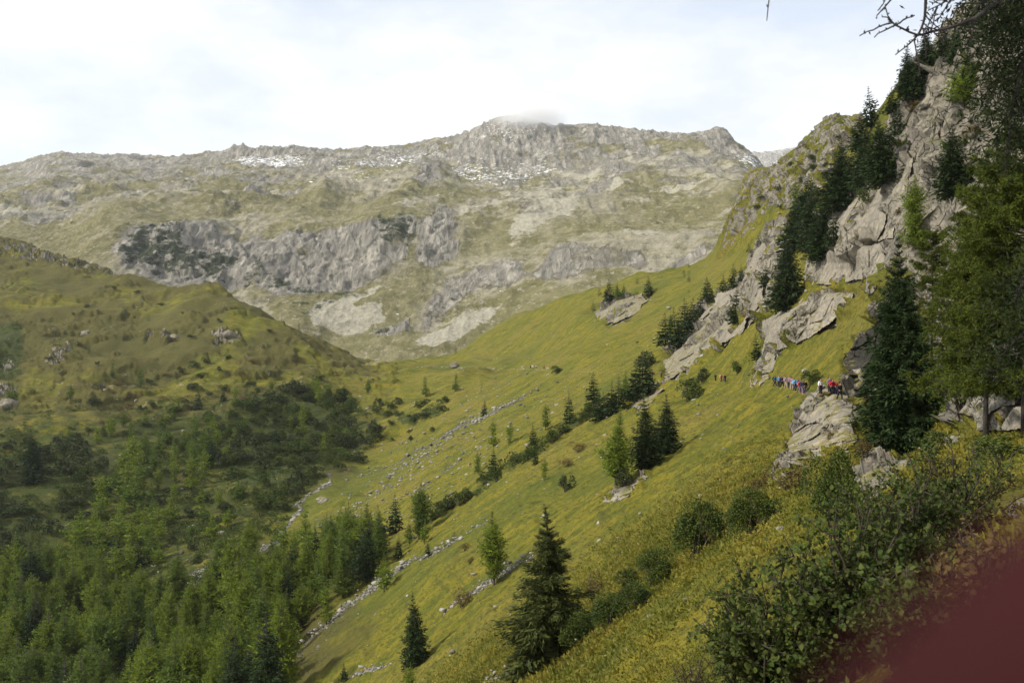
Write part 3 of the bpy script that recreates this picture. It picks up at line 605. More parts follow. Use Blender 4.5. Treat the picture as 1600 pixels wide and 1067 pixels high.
def conifer(name, h, seed, kind, lod):
    """returns crown mesh and trunk mesh; kind spruce / old / larch; lod 0 far .. 3 close"""
    R = np.random.default_rng(seed)
    lv = {0: 13, 1: 22, 2: 36, 3: 54}[lod]; nb = {0: 6, 1: 7, 2: 8, 3: 9}[lod]; ns = {0: 5, 1: 8, 2: 16, 3: 30}[lod]
    larch = kind.startswith('larch'); old = kind == 'old'
    rmax = h * (0.25 if larch else .25 if not old else .27) * R.uniform(.9, 1.12)
    lean = R.normal(0, .012 * h, 2)
    def axis(z): t = z / h; return np.stack([lean[0] * t**2 + .02 * h * .2 * np.sin(3 * t), lean[1] * t**2, z], -1)
    B, Dd, Ln, Wd = [], [], [], []; sticks = []
    lop = R.uniform(0, 6.28); 
    for k in range(lv):
        t = (k + R.uniform(0, .8)) / lv; z0 = h * (.05 + .93 * t) if not larch else h * (.10 + .89 * t)
        env = (1 - t)**(.85 if not larch else .7) * (1 - .35 * np.exp(-t * 12)) + .02
        if larch: env *= .9 + .25 * np.sin(7 * t + seed)
        for j in range(nb if t < .8 else 5):
            ph = 6.283 * (j + R.uniform(-.4, .4)) / nb + k * 2.4
            if old and R.random() < .28 + .25 * (abs(t - .45) < .12): continue
            if larch and R.random() < .12: continue
            L = rmax * env * R.uniform(.62, 1.18) * (1 + (.18 if old else .08) * math.cos(ph - lop))
            if old: L *= R.uniform(.6, 1.25)
            if L < .012 * h: L = .012 * h
            s = np.sort(R.uniform(.08, 1, ns)) if lod > 0 else R.uniform(.25, 1, ns)
            dirh = np.array([math.cos(ph), math.sin(ph), 0])
            up = (.25 if larch else .05) + .45 * t * (1 if larch else .9) - (0 if larch else .35 * (1 - t))
            o = axis(z0)
            def bp(s): return o + dirh * (L * s)[:, None] + np.array([0, 0, 1]) * (L * (up * s + (-.22 if not larch else .05) * s**2 * (1 - t) + (.12 * s**3 if not larch else 0)))[:, None]
            pts = bp(s)
            side = np.array([-dirh[1], dirh[0], 0]) * np.where(R.random(ns) < .5, -1, 1)[:, None]
            tip = (s > .8)[:, None]
            if larch:
                d = side * R.uniform(.2, 1, (ns, 1)) + dirh * .4 + np.array([0, 0, 1]) * R.uniform(-.5, .7, (ns, 1))
                l_ = L * R.uniform(.26, .48, ns) * (1.15 - s * .4); w_ = l_ * (.55 if lod < 2 else .32)
            else:
                d = side * R.uniform(.4, 1, (ns, 1)) * (1 - .7 * tip) + dirh * (.7 + .6 * tip) + np.array([0, 0, -1]) * R.uniform(.0, .55, (ns, 1))
                l_ = L * R.uniform(.32, .6, ns) * (1.1 - s * .5); w_ = l_ * (.55 if lod < 2 else .36)
            l_ = np.maximum(l_, .018 * h / (1 + .5 * lod)); w_ = np.maximum(w_, .008 * h / (1 + .5 * lod))
            pts = pts + R.normal(0, .03 * L, pts.shape)
            B.append(pts); Dd.append(d); Ln.append(l_); Wd.append(w_)
            if lod >= 2 and (k % 2 == 0 or old): sticks.append(tube(bp(np.linspace(0, .85, 4)), np.linspace(.008 * h * (1 - t) + .004 * h * .5, .0015 * h, 4), 4))
    # leader
    B.append(np.stack([axis(h * .93 + .07 * h * q) for q in R.uniform(0, 1, 10)])); Dd.append(R.normal(0, .4, (10, 3)) + np.array([0, 0, 1])); Ln.append(np.full(10, .03 * h)); Wd.append(np.full(10, .010 * h))
    B = np.concatenate(B); Dd = np.concatenate(Dd); Ln = np.concatenate(Ln); Wd = np.concatenate(Wd)
    if lod >= 2:    # split every spray into finer ones
        rep = {2: 2, 3: 8}[lod]
        B = np.repeat(B, rep, 0) + R.normal(0, .35, (len(B) * rep, 3)) * np.repeat(Ln, rep)[:, None] * .5; Dd = np.repeat(Dd, rep, 0) + R.normal(0, .25, (len(B), 3)); Ln = np.repeat(Ln, rep) * (.72 if lod == 2 else .46); Wd = np.repeat(Wd, rep) * (.62 if lod == 2 else .30)
    V, Q = kites(B, Dd, Ln, Wd, R)
    mm = {'spruce': M_SPRUCE, 'old': M_OLDSPRUCE, 'larch': M_LARCH, 'larchd': M_LARCHD, 'larchy': M_LARCHY}[kind]
    crown = qmesh(name + '_crown', V, Q, mm)
    zz = np.linspace(-.08 * h, h * .97, 9)
    tr = [tube(np.stack([axis(z) for z in zz]), np.interp(zz, [-.08 * h, 0, h], [.026 * h, .017 * h, .002 * h]) * (1.0 if not larch else .9), 8)] + sticks
    V, Q = joinq(tr); trunk = qmesh(name + '_trunk', V, Q, M_BARK, True)
    return crown, trunk
def shrub(name, seed, m, n=900, leaf=.10, flat=1.0, lobes=6):
    """unit shrub about 1 wide each way, 1 high"""
    R = np.random.default_rng(seed)
    C = np.stack([R.normal(0, .26, lobes), R.normal(0, .26, lobes), R.uniform(.12, .55, lobes)], 1); rr = R.uniform(.2, .36, lobes)
    k = R.integers(0, lobes, n); d = unit(R.normal(0, 1, (n, 3))); d[:, 2] = np.abs(d[:, 2]) * 1.1 - .4
    rad = rr[k] * R.uniform(.55, 1.05, n)**.6
    Pp = C[k] + d * rad[:, None]; Pp[:, 2] = np.maximum(Pp[:, 2], .0) * flat
    Dr = d * .6 + R.normal(0, .6, (n, 3)) + np.array([0, 0, .25])
    ext = np.array([np.ptp(Pp[:, 0]), np.ptp(Pp[:, 1]), Pp[:, 2].max()]) ; nrm = 1.0 / np.maximum(ext, .3) * np.array([1, 1, 1]); Pp = (Pp - np.array([Pp[:, 0].mean(), Pp[:, 1].mean(), 0])) * nrm; C = C * nrm
    V, Q = kites(Pp, Dr, np.full(n, leaf), np.full(n, leaf * .62), R, .8)
    leaves = qmesh(name + '_leaves', V, Q, m)
    st = []
    for q in range(lobes * 2):
        c = C[q % lobes] + R.normal(0, .1, 3); c[2] = max(c[2], .2) * flat
        s = np.linspace(0, 1, 5)[:, None]; b0 = np.array([R.normal(0, .05), R.normal(0, .05), -.12])
        st.append(tube(b0 * (1 - s) + c * s + np.array([0, 0, .12]) * np.sin(np.pi * s), np.linspace(.016, .004, 5), 4))
    V, Q = joinq(st); stems = qmesh(name + '_stems', V, Q, M_BARK, True)
    return leaves, stems
LIB = {}
for knd, lods in (('spruce', (0, 1, 2, 3)), ('larch', (0, 1, 2)), ('larchd', (0, 1, 2)), ('old', (3,)), ('larchy', (1,))):
    for ld in lods:
        LIB[knd, ld] = [conifer('%s_form' % knd, 1.0, 11 * i + ld * 101 + len(knd) * 7, knd, ld) for i in range({0: 4, 1: 5, 2: 4, 3: 2}[ld])]
LIB['alder'] = [shrub('alder', 500 + i, M_ALDER, 1100, .085) for i in range(4)]
LIB['dwarf'] = [shrub('dwarf', 520 + i, M_DWARF, 900, .10, .8) for i in range(4)]
LIB['brown'] = [shrub('brown', 540 + i, M_BROWN, 800, .07) for i in range(2)]
LIB['bushy'] = [shrub('bushy', 560 + i, M_ALDER, 6500, .038, 1, 10) for i in range(3)]

bpy.context.view_layer.update()
def hit(uu, vv, who=None):
    d = Vector(((uu - 800) / F, 1, (HOR - vv) / F)); d.normalize()
    ok, loc, nor, _ = (who or hillside).ray_cast(Vector((0, 0, 0)), d)
    return (loc, nor) if ok else (None, None)
def empty(name, loc, label, cat, group=None, rz=0.0, sc=(1, 1, 1)):
    o = bpy.data.objects.new(name, None); SC.collection.objects.link(o)
    o.location = loc; o.rotation_euler = (0, 0, rz); o.scale = sc
    o['label'] = label; o['category'] = cat
    if group: o['group'] = group
    return o
def part(name, me, parent, label=None):
    o = bpy.data.objects.new(name, me); SC.collection.objects.link(o); o.parent = parent
    if label: o['label'] = label
    return o
RR = random.Random(7)
def tree_at(loc, h, kind, lod, label, group=None, wide=1.0):
    cr, tr = RR.choice(LIB[kind, lod])
    nm = 'larch_tree' if kind.startswith('larch') else 'spruce_tree'
    e = empty(nm, loc, label, 'larch' if nm[0] == 'l' else 'spruce', group, RR.uniform(0, 6.28), (h * wide, h * wide, h))
    e.rotation_euler = (RR.uniform(-.05, .05), RR.uniform(-.05, .05), e.rotation_euler[2])
    part('crown', cr, e); part('trunk', tr, e); return e
def shrub_at(loc, w_, h, kind, label, group=None, name='shrub', sub=True):
    lv, st = RR.choice(LIB[kind])
    e = empty(name, loc, label, 'shrub', group, RR.uniform(0, 6.28), (w_, w_, h))
    part('foliage', lv, e)
    if sub: part('stem', st, e)
    return e
def pt(uu, vb, pxh, kind, label, lod=None, group=None, wide=1.0, dmax=None):
    if kind == 'spruce' and wide == 1.0 and uu > 900: wide = 1.3
    """tree whose foot is seen at (uu, vb) and whose height covers pxh rows"""
    loc, nor = hit(uu, vb)
    if loc is None or (dmax and loc.y > dmax):
        vv = vb
        while vv < vb + 120:
            vv += 3; loc, nor = hit(uu, vv)
            if loc is not None and (not dmax or loc.y <= dmax): break
        if loc is None: print('NO GROUND', uu, vb, label); return None
    h = pxh / F * loc.y
    print('tree', uu, vb, 'dist %.0f h %.1f' % (loc.y, h))
    if lod is None: lod = 0 if pxh < 26 else 1 if pxh < 75 else 2 if pxh < 170 else 3
    if (kind, lod) not in LIB: lod = max(l for (k, l) in [x for x in LIB if isinstance(x, tuple) and x[0] == kind])
    loc = loc.copy(); loc.z -= .02 * h
    return tree_at(loc, h * 1.02, kind, lod, label, group, wide)

# trees told one by one: foot column, foot row, rows tall, kind, label
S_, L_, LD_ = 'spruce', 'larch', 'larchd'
for a in [
 (650,1040,114,S_,'lone dark spruce low on the grass slope, bottom centre, nearest the frame bottom'),
 (868,1035,247,'old','tall ragged old spruce with bare gaps between its branches, centre foreground slope',3,1.15),
 (772,914,118,L_,'light green larch standing above a pale stone streak, left of the ragged old spruce'),
 (962,756,122,L_,'slender yellow green larch left of the two dark spruces on mid slope',None,.95),
 (1012,730,114,S_,'taller front one of two dark spruces side by side on the open mid slope',None,1.15),
 (1041,708,92,S_,'shorter rear one of two dark spruces side by side on the open mid slope'),
 (757,650,27,S_,'small lone spruce just above the long stone streak on mid slope'),
 (771,698,42,L_,'larch left of a pair on the slope below the long stone streak'),
 (795,696,40,L_,'larch right of a pair on the slope below the long stone streak'),
 (747,741,35,LD_,'small larch beside the darker spruce at the lower end of the shrub line'),
 (771,741,42,S_,'dark green spruce beside a small larch at the lower end of the shrub line'),
 (852,672,44,LD_,'dull green larch standing at the upper edge of the shrub line'),
 (833,702,42,S_,'bushy dark spruce inside the diagonal shrub line'),
 (837,726,30,S_,'short dark spruce at the lower side of the diagonal shrub line'),
 (890,662,50,S_,'pointed spruce on its own left of the dark spruce row under the rocks'),
 (850,750,38,L_,'little yellow green larch alone below the diagonal shrub line'),
 (928,631,50,S_,'leftmost spruce of the dark row under the rocks'),
 (935,657,46,S_,'spruce standing lower in front of the dark row under the rocks'),
 (954,650,55,S_,'broad spruce in the left half of the dark row under the rocks'),
 (978,628,50,LD_,'greener tree in the middle of the dark row under the rocks'),
 (992,624,62,S_,'second tallest spruce at the right end of the dark row under the rocks'),
 (1004,622,74,S_,'tallest spruce at the right end of the dark row under the rocks'),
 (655,842,88,LD_,'tall dull larch at the top end of the valley tree belt'),
 (619,832,62,S_,'dark spruce left of the tall dull larch at the top of the tree belt'),
 (663,850,40,L_,'small bright larch under the tall dull larch beside the gravel streak'),
 (622,873,38,S_,'small dark spruce beside the gravel streak below the tree belt top'),
 (640,852,40,LD_,'low bushy larch left of the bright small larch by the gravel streak'),
 (709,845,20,S_,'tiny dark spruce right of the gravel streak top'),
 (669,870,26,S_,'tiny dark spruce touching the gravel streak under the small bright larch'),
 (1013,464,32,S_,'round dark spruce above the small rock outcrop on the far grass slope'),
 (996,443,10,S_,'tiny spruce left above the round spruce on the far grass slope'),
 (927,485,17,S_,'small spruce left of the far rock outcrop'),
 (979,503,18,S_,'small spruce at the foot of the far rock outcrop'),
 (952,471,35,S_,'left spruce of the clump above the far rock outcrop'),
 (965,472,32,LD_,'middle larch of the clump above the far rock outcrop'),
 (975,470,28,LD_,'right larch of the clump above the far rock outcrop'),
 (937,462,14,S_,'small tree left of the clump above the far rock outcrop'),
 (1069,434,15,LD_,'small solitary larch high on the far grass slope'),
 (1106,470,38,S_,'left spruce of the open row climbing towards the high notch'),
 (1131,470,42,S_,'second spruce of the open row climbing towards the high notch'),
 (1147,450,38,S_,'third spruce of the open row climbing towards the high notch'),
 (1158,440,26,S_,'last small spruce of the open row climbing towards the high notch'),
 (1150,506,60,S_,'compact dark spruce on the crest of the left rock spur',None,1.25),
 (1040,540,52,S_,'leftmost spruce of the tight dark clump left of the rock spur'),
 (1056,538,58,S_,'second spruce of the tight dark clump left of the rock spur'),
 (1070,527,62,S_,'tallest middle spruce of the tight dark clump left of the rock spur'),
 (1083,515,50,S_,'fourth spruce of the tight dark clump left of the rock spur'),
 (1048,520,34,LD_,'greener tree behind the tight dark clump left of the rock spur'),
 (1170,394,15,S_,'tiny spruce on the skyline of the far grass slope'),
 (1188,383,24,S_,'left one of two small spruces below the notch'),
 (1197,380,24,S_,'right one of two small spruces below the notch'),
 (1183,563,40,S_,'narrow dark spruce leaning on the left end of the rock wall'),
 (712,549,13,S_,'tiny spruce far up the grass slope near the pass'),
 (1230,485,118,S_,'big dark spruce left above the straight rock wall',None,1.15),
 (1195,450,42,S_,'smaller dark spruce left of the big one above the rock wall',None,1.2),
 (1250,385,92,S_,'left spruce of the dense group above the rock wall'),
 (1243,345,62,LD_,'green larch at the upper left of the dense group above the rock wall'),
 (1268,392,104,S_,'tall spruce in the middle of the dense group above the rock wall'),
 (1283,408,90,S_,'lower spruce at the right of the dense group above the rock wall'),
 (1262,330,60,S_,'spruce crowning the dense group above the rock wall'),
 (1303,385,60,S_,'spruce squeezed against the pale slab right of the dense group'),
 (1315,330,110,S_,'tall spruce standing out left of the steep crag below the skyline'),
 (1298,320,50,S_,'small spruce at the left foot of the tall one below the skyline'),
 (1362,200,64,S_,'skyline spruce furthest left on the crag'),
 (1352,290,95,S_,'dark spruce in the upper gully left of the crag'),
 (1380,290,110,S_,'tall spruce filling the upper gully left of the crag'),
 (1380,290,72,LD_,'greener tree in front of the spruces in the upper gully'),
 (1403,226,62,S_,'spruce at the right edge of the upper gully'),
 (1393,178,42,S_,'small pointed skyline spruce between two larger ones on the crag'),
 (1418,157,88,S_,'broad dark skyline spruce left of the pair high on the crag',None,1.15),
 (1448,118,78,S_,'broad dark skyline spruce right of the pair high on the crag',None,1.2),
 (1492,100,70,S_,'thin skyline spruce highest on the crag',None,.8),
 (1490,308,118,S_,'dark spruce rooted in the middle of the high grey crag'),
 (1430,395,120,L_,'green larch at the foot of the crag left of the big near larch'),
 (1510,170,90,L_,'yellow green larch high on the crag under the hanging branch',None,1.6),
 (1480,240,60,LD_,'low spreading larch on the crag face'),
 (1418,716,345,S_,'huge dark spruce beside the overhang, tallest tree on the right',3,.84),
 (575,616,26,LD_,'small larch on the valley head meadow, left of three'),
 (665,620,34,LD_,'small larch on the valley head meadow, middle of three'),
 (711,612,30,LD_,'small larch on the valley head meadow, right of three'),
 (752,612,20,LD_,'very small larch right of the three on the valley head meadow'),
 (220,606,34,LD_,'round green larch just under the path on the left hill'),
 (232,503,16,LD_,'tiny larch high on the left hill'),(192,492,14,LD_,'thin tiny larch left on the high part of the left hill'),
 (85,607,16,S_,'tiny dark spruce on the path of the left hill'),(194,531,16,S_,'tiny dark spruce halfway up the left hill'),
 (467,515,18,LD_,'tiny larch on the end of the left hill crest'),(85,540,16,S_,'tiny spruce by pale rocks on the left hill'),
 (20,630,36,LD_,'dark larch at the left frame edge below the path'),(115,560,22,LD_,'dim small larch on the lower left hill slope'),
 (175,590,26,LD_,'pale thin larch just above the path on the left hill'),
 (50,755,85,S_,'big dark spruce alone above the shrubs at far left'),
 (110,625,30,LD_,'larch below the path between frame edge and the round green larch'),
 (538,1064,32,S_,'small spruce cut by the bottom frame on the grass edge'),
 (640,1085,50,L_,'larch cut by the bottom frame below the lone spruce'),
 (495,625,40,L_,'bright larch standing at the upper right end of the shrub thicket'),
 (1478,88,60,S_,'spruce on the crag skyline between the broad dark pair and the thin highest one',None,1.3),
 (1432,150,70,S_,'dark spruce standing between and below the two broad skyline spruces',None,1.2),
 (1345,235,62,S_,'spruce just below the furthest left skyline spruce of the crag'),
 (1372,262,74,LD_,'lower green larch in front of the left skyline spruces of the crag'),
 (1235,400,66,S_,'spruce at the lower left edge of the dense group above the rock wall'),
 (1272,352,70,S_,'spruce in the upper middle of the dense group above the rock wall'),
 (1288,360,64,S_,'spruce at the upper right of the dense group above the rock wall'),
 (1330,300,70,S_,'spruce beside and above the tall one left of the steep crag'),
 (1062,545,48,S_,'front spruce at the foot of the tight dark clump left of the rock spur'),
 (1094,498,40,S_,'right end spruce of the tight dark clump left of the rock spur'),
 (943,655,44,S_,'spruce squeezed between the first ones of the dark row under the rocks'),
 (966,640,52,S_,'narrow spruce in the middle of the dark row under the rocks'),
 (1015,612,44,S_,'last spruce of the dark row, touching the little rock outcrop'),
 (560,893,74,S_,'darkest tall spruce at the front of the valley tree belt'),(598,862,62,S_,'dark spruce near the top of the valley tree belt'),
 (510,975,64,L_,'bright larch at the front edge of the tree belt beside the gravel streak'),(600,925,62,L_,'bright yellow green larch alone on the gravel streak'),
 (1183,800,0.1,S_,'') ]:
    if a[2] < 1: continue
    pt(*a[:5], lod=a[5] if len(a) > 5 else None, wide=a[6] if len(a) > 6 else 1.0)

def inpoly(x, y, poly):
    r = False; n = len(poly)
    for k in range(n):
        (x0, y0), (x1, y1) = poly[k], poly[(k + 1) % n]
        if (y0 > y) != (y1 > y) and x < (x1 - x0) * (y - y0) / (y1 - y0) + x0: r = not r
    return r
def scatter(poly, n, mind, seed, tries=40, dens=None):
    R = random.Random(seed); xs = [p[0] for p in poly]; ys = [p[1] for p in poly]; out = []
    for _ in range(n * tries):
        x, y = R.uniform(min(xs), max(xs)), R.uniform(min(ys), max(ys))
        if not inpoly(x, y, poly): continue
        if any(abs(x - a) < mind and (x - a)**2 + ((y - b) * 1.3)**2 < mind * mind for a, b in out): continue
        out.append((x, y))
        if len(out) >= n: break
    return sorted(out, key=lambda q: q[1])
FOREST = [
 ('in the dense wood filling the bottom left corner', [(-60,930),(40,930),(110,960),(240,950),(330,940),(400,930),(445,1000),(450,1060),(420,1160),(-60,1160)], 100, 27, (10, 19), .13, 1),
 ('in the belt along the gravel streak in the valley bottom', [(330,930),(345,880),(420,880),(470,850),(520,850),(560,830),(600,860),(590,900),(520,950),(470,990),(430,1010),(380,990)], 50, 21, (8, 15), .2, 1),
 ('in the diagonal strip of larches on the left valley side', [(60,930),(120,860),(170,760),(230,700),(280,680),(330,690),(320,760),(270,820),(230,900),(160,960),(60,980)], 66, 23, (9, 16), .1, 1),
 ('at the far left edge of the valley wood', [(-60,900),(20,890),(60,930),(50,1000),(-60,1000)], 12, 26, (13, 17), .4, 1),
 ('among the shrubs high in the valley', [(100,690),(220,650),(330,630),(420,612),(510,600),(560,640),(560,690),(470,730),(380,720),(330,760),(200,720)], 48, 20, (7, 12), .1, 1),
 ('scattered between the wood and the thicket', [(200,850),(260,780),(330,720),(380,760),(360,860),(300,880),(240,900)], 13, 30, (7, 11), .1, 1),
 ('in the open top end of the tree belt by the stony meadow', [(480,900),(520,840),(600,825),(605,850),(560,890),(520,930)], 12, 22, (9, 12), .45, 1),
]
for desc, poly, n, md, hh, ps, ld in FOREST:
    for x, y in scatter(poly, n, md, len(desc)):
        loc, nor = hit(x, y)
        if loc is None: continue
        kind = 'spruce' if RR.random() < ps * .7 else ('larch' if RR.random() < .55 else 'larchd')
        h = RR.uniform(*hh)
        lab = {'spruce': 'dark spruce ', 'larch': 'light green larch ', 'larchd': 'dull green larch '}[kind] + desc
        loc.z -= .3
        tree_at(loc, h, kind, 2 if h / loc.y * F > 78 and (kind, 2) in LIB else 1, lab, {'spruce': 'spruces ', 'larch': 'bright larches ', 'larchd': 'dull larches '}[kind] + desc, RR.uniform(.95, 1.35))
print('objects after trees', len(bpy.data.objects))
# ------------------------------------------------------------------ rock outcrops: own outline, own depth, rooted in the hillside
def stone_material(name, s, tone, warm=0.0):
    m, nt = mat(name); b = NB(nt); g = b.n('ShaderNodeNewGeometry')
    c, h = rock_nodes(b, g.outputs['Position'], s, tone, warm)
    sn = b.n('ShaderNodeSeparateXYZ'); b.l(g.outputs['Normal'], sn.inputs[0])
    led = b.math('MULTIPLY', b.mapr(sn.outputs['Z'], .55, .85), b.mapr(b.noise(g.outputs['Position'], .7, 5, .7), .45, .6))
    c = b.mix(led, c, b.mix(b.mapr(b.noise(g.outputs['Position'], 3, 4), .4, .6), (.09, .09, .015), (.17, .14, .03)))
    b.finish(c, .93, h, .8, .18, .15); return m
M_STONE = stone_material('pale_granite', 1.7, .88, 1); M_SHADESTONE = stone_material('shade_dark_granite', 1.0, .13)  # second granite: shade of the overhang put into a near-black tone
M_STONEN = stone_material('near_granite', .5, .95)
def outcrop(poly, label, bulge, S, m=M_STONE, step=1.6, group=None, fac=.22, lean=0.0, sq=(1, 1, 1.6), seed=0):
    us = np.arange(min(p[0] for p in poly) - 4, max(p[0] for p in poly) + 5, step)
    vs = np.arange(min(p[1] for p in poly) - 4, max(p[1] for p in poly) + 5, step)
    cx, cy = np.mean([p[0] for p in poly]), np.mean([p[1] for p in poly])
    loc, _ = hit(cx, cy); Yc = loc.y
    # depth of the ground on a coarse grid
    gu = np.linspace(us[0], us[-1], 9); gv = np.linspace(vs[0], vs[-1], 9); Gd = np.zeros((9, 9))
    for i, y in enumerate(gv):
        for j, x in enumerate(gu):
            l, _ = hit(x, y); Gd[i, j] = min(max(l.y if l is not None else Yc, Yc * .8), Yc * 1.25)
    for _ in range(2): Gd[1:-1, 1:-1] = (Gd[1:-1, 1:-1] * 2 + Gd[:-2, 1:-1] + Gd[2:, 1:-1] + Gd[1:-1, :-2] + Gd[1:-1, 2:]) / 6
    U, Vv = np.meshgrid(us, vs); u_, v_ = U.ravel(), Vv.ravel()
    fj = (u_ - us[0]) / (us[-1] - us[0]) * 8; fi = (v_ - vs[0]) / (vs[-1] - vs[0]) * 8
    j0 = np.clip(fj.astype(int), 0, 7); i0 = np.clip(fi.astype(int), 0, 7); a, c = fj - j0, fi - i0
    Dp = Gd[i0, j0] * (1 - a) * (1 - c) + Gd[i0, j0 + 1] * a * (1 - c) + Gd[i0 + 1, j0] * (1 - a) * c + Gd[i0 + 1, j0 + 1] * a * c
    Q0 = np.stack([(u_ - 800) / F * Dp, Dp, (HOR - v_) / F * Dp], 1)
    px = Yc / F
    wob = 6 * fbm(Q0, S * .8, 3, 7 + seed)
    msk = polymask(u_ + wob, v_ + wob[::-1] * .6, poly, 10) * 2 - 1     # -1..1 signed over +-5 px
    pm = polymask(u_ + wob, v_, poly, 44); dome = np.clip((pm - .5) * 2, 0, 1)
    th = bulge * (1 - (1 - dome)**2.2) + lean * (cy - v_) * px
    dirs = -unit(Q0)
    A = Q0 + S * .10 * np.stack([fbm(Q0, S, 3, 1), fbm(Q0, S, 3, 2), fbm(Q0, S, 3, 3)], 1)
    px_ = Dp / F; A = np.stack([u_ * px_, .35 * Dp, -v_ * px_], 1); A = A + S * .12 * np.stack([fbm(A, S, 3, 1), fbm(A, S, 3, 2), fbm(A, S, 3, 3)], 1)
    det = S * (fac * 1.25 * facet(A, S, 3 + seed, .8, (1, 1, 1 + .3 * (sq[2] - 1))) + fac * .35 * facet(A, S * .35, 5 + seed, .9, sq) + .03 * fbm(Q0, S * .12, 3, 9))
    off = np.where(msk > -.05, th + det * np.clip(msk + .6, 0, 1), -1.2 * bulge - S * .3)
    Pf = Q0 + dirs * off[:, None]
    keep = (msk > -.6).reshape(U.shape); n = U.size; idx = np.arange(n).reshape(U.shape)
    kq = keep[:-1, :-1] | keep[1:, 1:] | keep[:-1, 1:] | keep[1:, :-1]
    q = np.stack([idx[:-1, :-1], idx[1:, :-1], idx[1:, 1:], idx[:-1, 1:]], -1)[kq].reshape(-1, 4)
    Pb_ = Q0 - dirs * (2.2 * bulge + S)
    qb = q[:, ::-1] + n
    # side walls round the rim
    e = {}
    for f_ in q:
        for s_ in range(4):
            a_, b_ = int(f_[s_]), int(f_[(s_ + 1) % 4])
            if (b_, a_) in e: del e[b_, a_]
            else: e[a_, b_] = 1
    sides = np.array([[b_, a_, a_ + n, b_ + n] for a_, b_ in e]) if e else np.zeros((0, 4), int)
    allq = np.concatenate([q, qb, sides]); V = np.concatenate([Pf, Pb_])
    used = np.unique(allq); rm = np.zeros(len(V), int); rm[used] = np.arange(len(used)); V = V[used]; allq = rm[allq]
    base = np.array([loc.x, loc.y, loc.z])
    me = qmesh('rock_outcrop', V - base, allq, m, True)
    try: me.set_sharp_from_angle(angle=math.radians(32))
    except Exception: pass
    o = bpy.data.objects.new('rock_outcrop', me); SC.collection.objects.link(o); o.location = base
    o['label'] = label; o['category'] = 'rock outcrop'
    if group: o['group'] = group
    return o
outcrop([(1303,614),(1325,618),(1345,640),(1338,688),(1318,704),(1298,702),(1272,722),(1230,742),(1232,690),(1246,660),(1268,618)], 'pale smooth slab standing below the path where the hikers wait', 2.2, 5.0, fac=.10, step=1.2, sq=(1, 1, 2.4))
outcrop([(1195,765),(1215,735),(1240,733),(1270,728),(1262,752),(1232,768)], 'low grey rock at the foot of the pale slab', .7, 1.6, step=1.2)
outcrop([(1316,560),(1335,535),(1352,520),(1378,498),(1392,520),(1380,560),(1372,600),(1364,628),(1338,628),(1330,600),(1316,595)], 'dark overhanging crag beside the huge spruce, right above the red jacketed hikers', 2.6, 3.4, M_SHADESTONE, 1.2, fac=.36, lean=.9, sq=(1.6, 1, .8), seed=4)
outcrop([(1334,552),(1350,538),(1378,534),(1374,548),(1352,554)], 'pale ledge of rock in the middle of the dark overhang', 3.9, 2.5, M_STONE, 1.2, fac=.14, seed=6)
outcrop([(1326,578),(1345,570),(1372,566),(1366,578),(1340,586)], 'thin pale rock layer low in the dark overhang', 3.4, 1.8, M_STONE, 1.2, fac=.16, seed=26)
outcrop([(1195,505),(1230,488),(1262,470),(1290,458),(1332,458),(1335,480),(1315,492),(1290,512),(1250,535),(1212,548),(1196,540)], 'straight rock wall with dark vertical streaks across the grass', 2.2, 4.5, M_STONE, 1.2, fac=.13, sq=(.8, 1, 3.0), seed=2)
outcrop([(1190,552),(1210,545),(1212,570),(1200,592),(1180,604),(1172,596)], 'small pale buttress under the left end of the streaked wall', 1.3, 2.6, step=1.2, seed=3)
outcrop([(1318,345),(1330,318),(1365,300),(1398,282),(1425,246),(1420,300),(1402,338),(1396,372),(1350,380),(1302,388),(1300,366)], 'big smooth pale slab left of the near larches', 2.8, 7.0, M_STONE, 1.4, fac=.09, sq=(1.2, 1, 1.6), seed=8)
outcrop([(1300,390),(1350,384),(1396,376),(1396,424),(1350,436),(1300,446),(1256,442),(1266,408)], 'cracked rock step right under the big smooth slab', 2.4, 4.5, M_STONE, 1.4, fac=.12, seed=9)
outcrop([(1106,492),(1130,462),(1160,455),(1175,440),(1192,440),(1196,480),(1165,500),(1160,520),(1128,535),(1104,560),(1080,575),(1046,592),(1040,570),(1062,540)], 'broken rock spur with spruces on its crest', 2.6, 5.0, M_STONE, 1.2, fac=.15, seed=10)
outcrop([(1168,430),(1185,398),(1210,372),(1232,350),(1250,350),(1236,385),(1225,410),(1205,425),(1190,440)], 'upper end of the broken rock spur behind the big dark spruce', 2.4, 5.0, M_STONE, 1.2, fac=.15, seed=11)
outcrop([(985,640),(1005,612),(1030,600),(1040,606),(1012,632)], 'little rock outcrop just right of the dark spruce row', 1.2, 2.5, step=1.0, seed=12)
outcrop([(932,492),(950,478),(975,462),(1000,459),(1012,470),(992,490),(965,502),(942,508)], 'far rounded rock outcrop on the grass slope below the cliffs', 4.0, 8.0, step=1.0, fac=.14, seed=13)
outcrop([(942,782),(955,768),(985,762),(1000,756),(985,772),(960,786)], 'low grey rock under the yellow green larch', .6, 1.5, step=1.0, seed=14)
outcrop([(992,752),(1004,740),(1014,742),(1008,752)], 'small grey stone beside the low rock under the larch', .4, 1.0, step=1.0, seed=15)
outcrop([(1518,618),(1545,556),(1575,548),(1660,545),(1660,676),(1600,674),(1508,672)], 'pale broken rock face at the right frame edge under the near larches', .7, 1.3, M_STONEN, 1.6, fac=.20, seed=16, sq=(1.4, 1, .8))
outcrop([(1340,790),(1346,752),(1375,734),(1418,722),(1424,742),(1400,775),(1370,800)], 'grey rock bank among the near bushes below the huge spruce', .6, 1.6, M_STONEN, 1.6, seed=17, fac=.14)
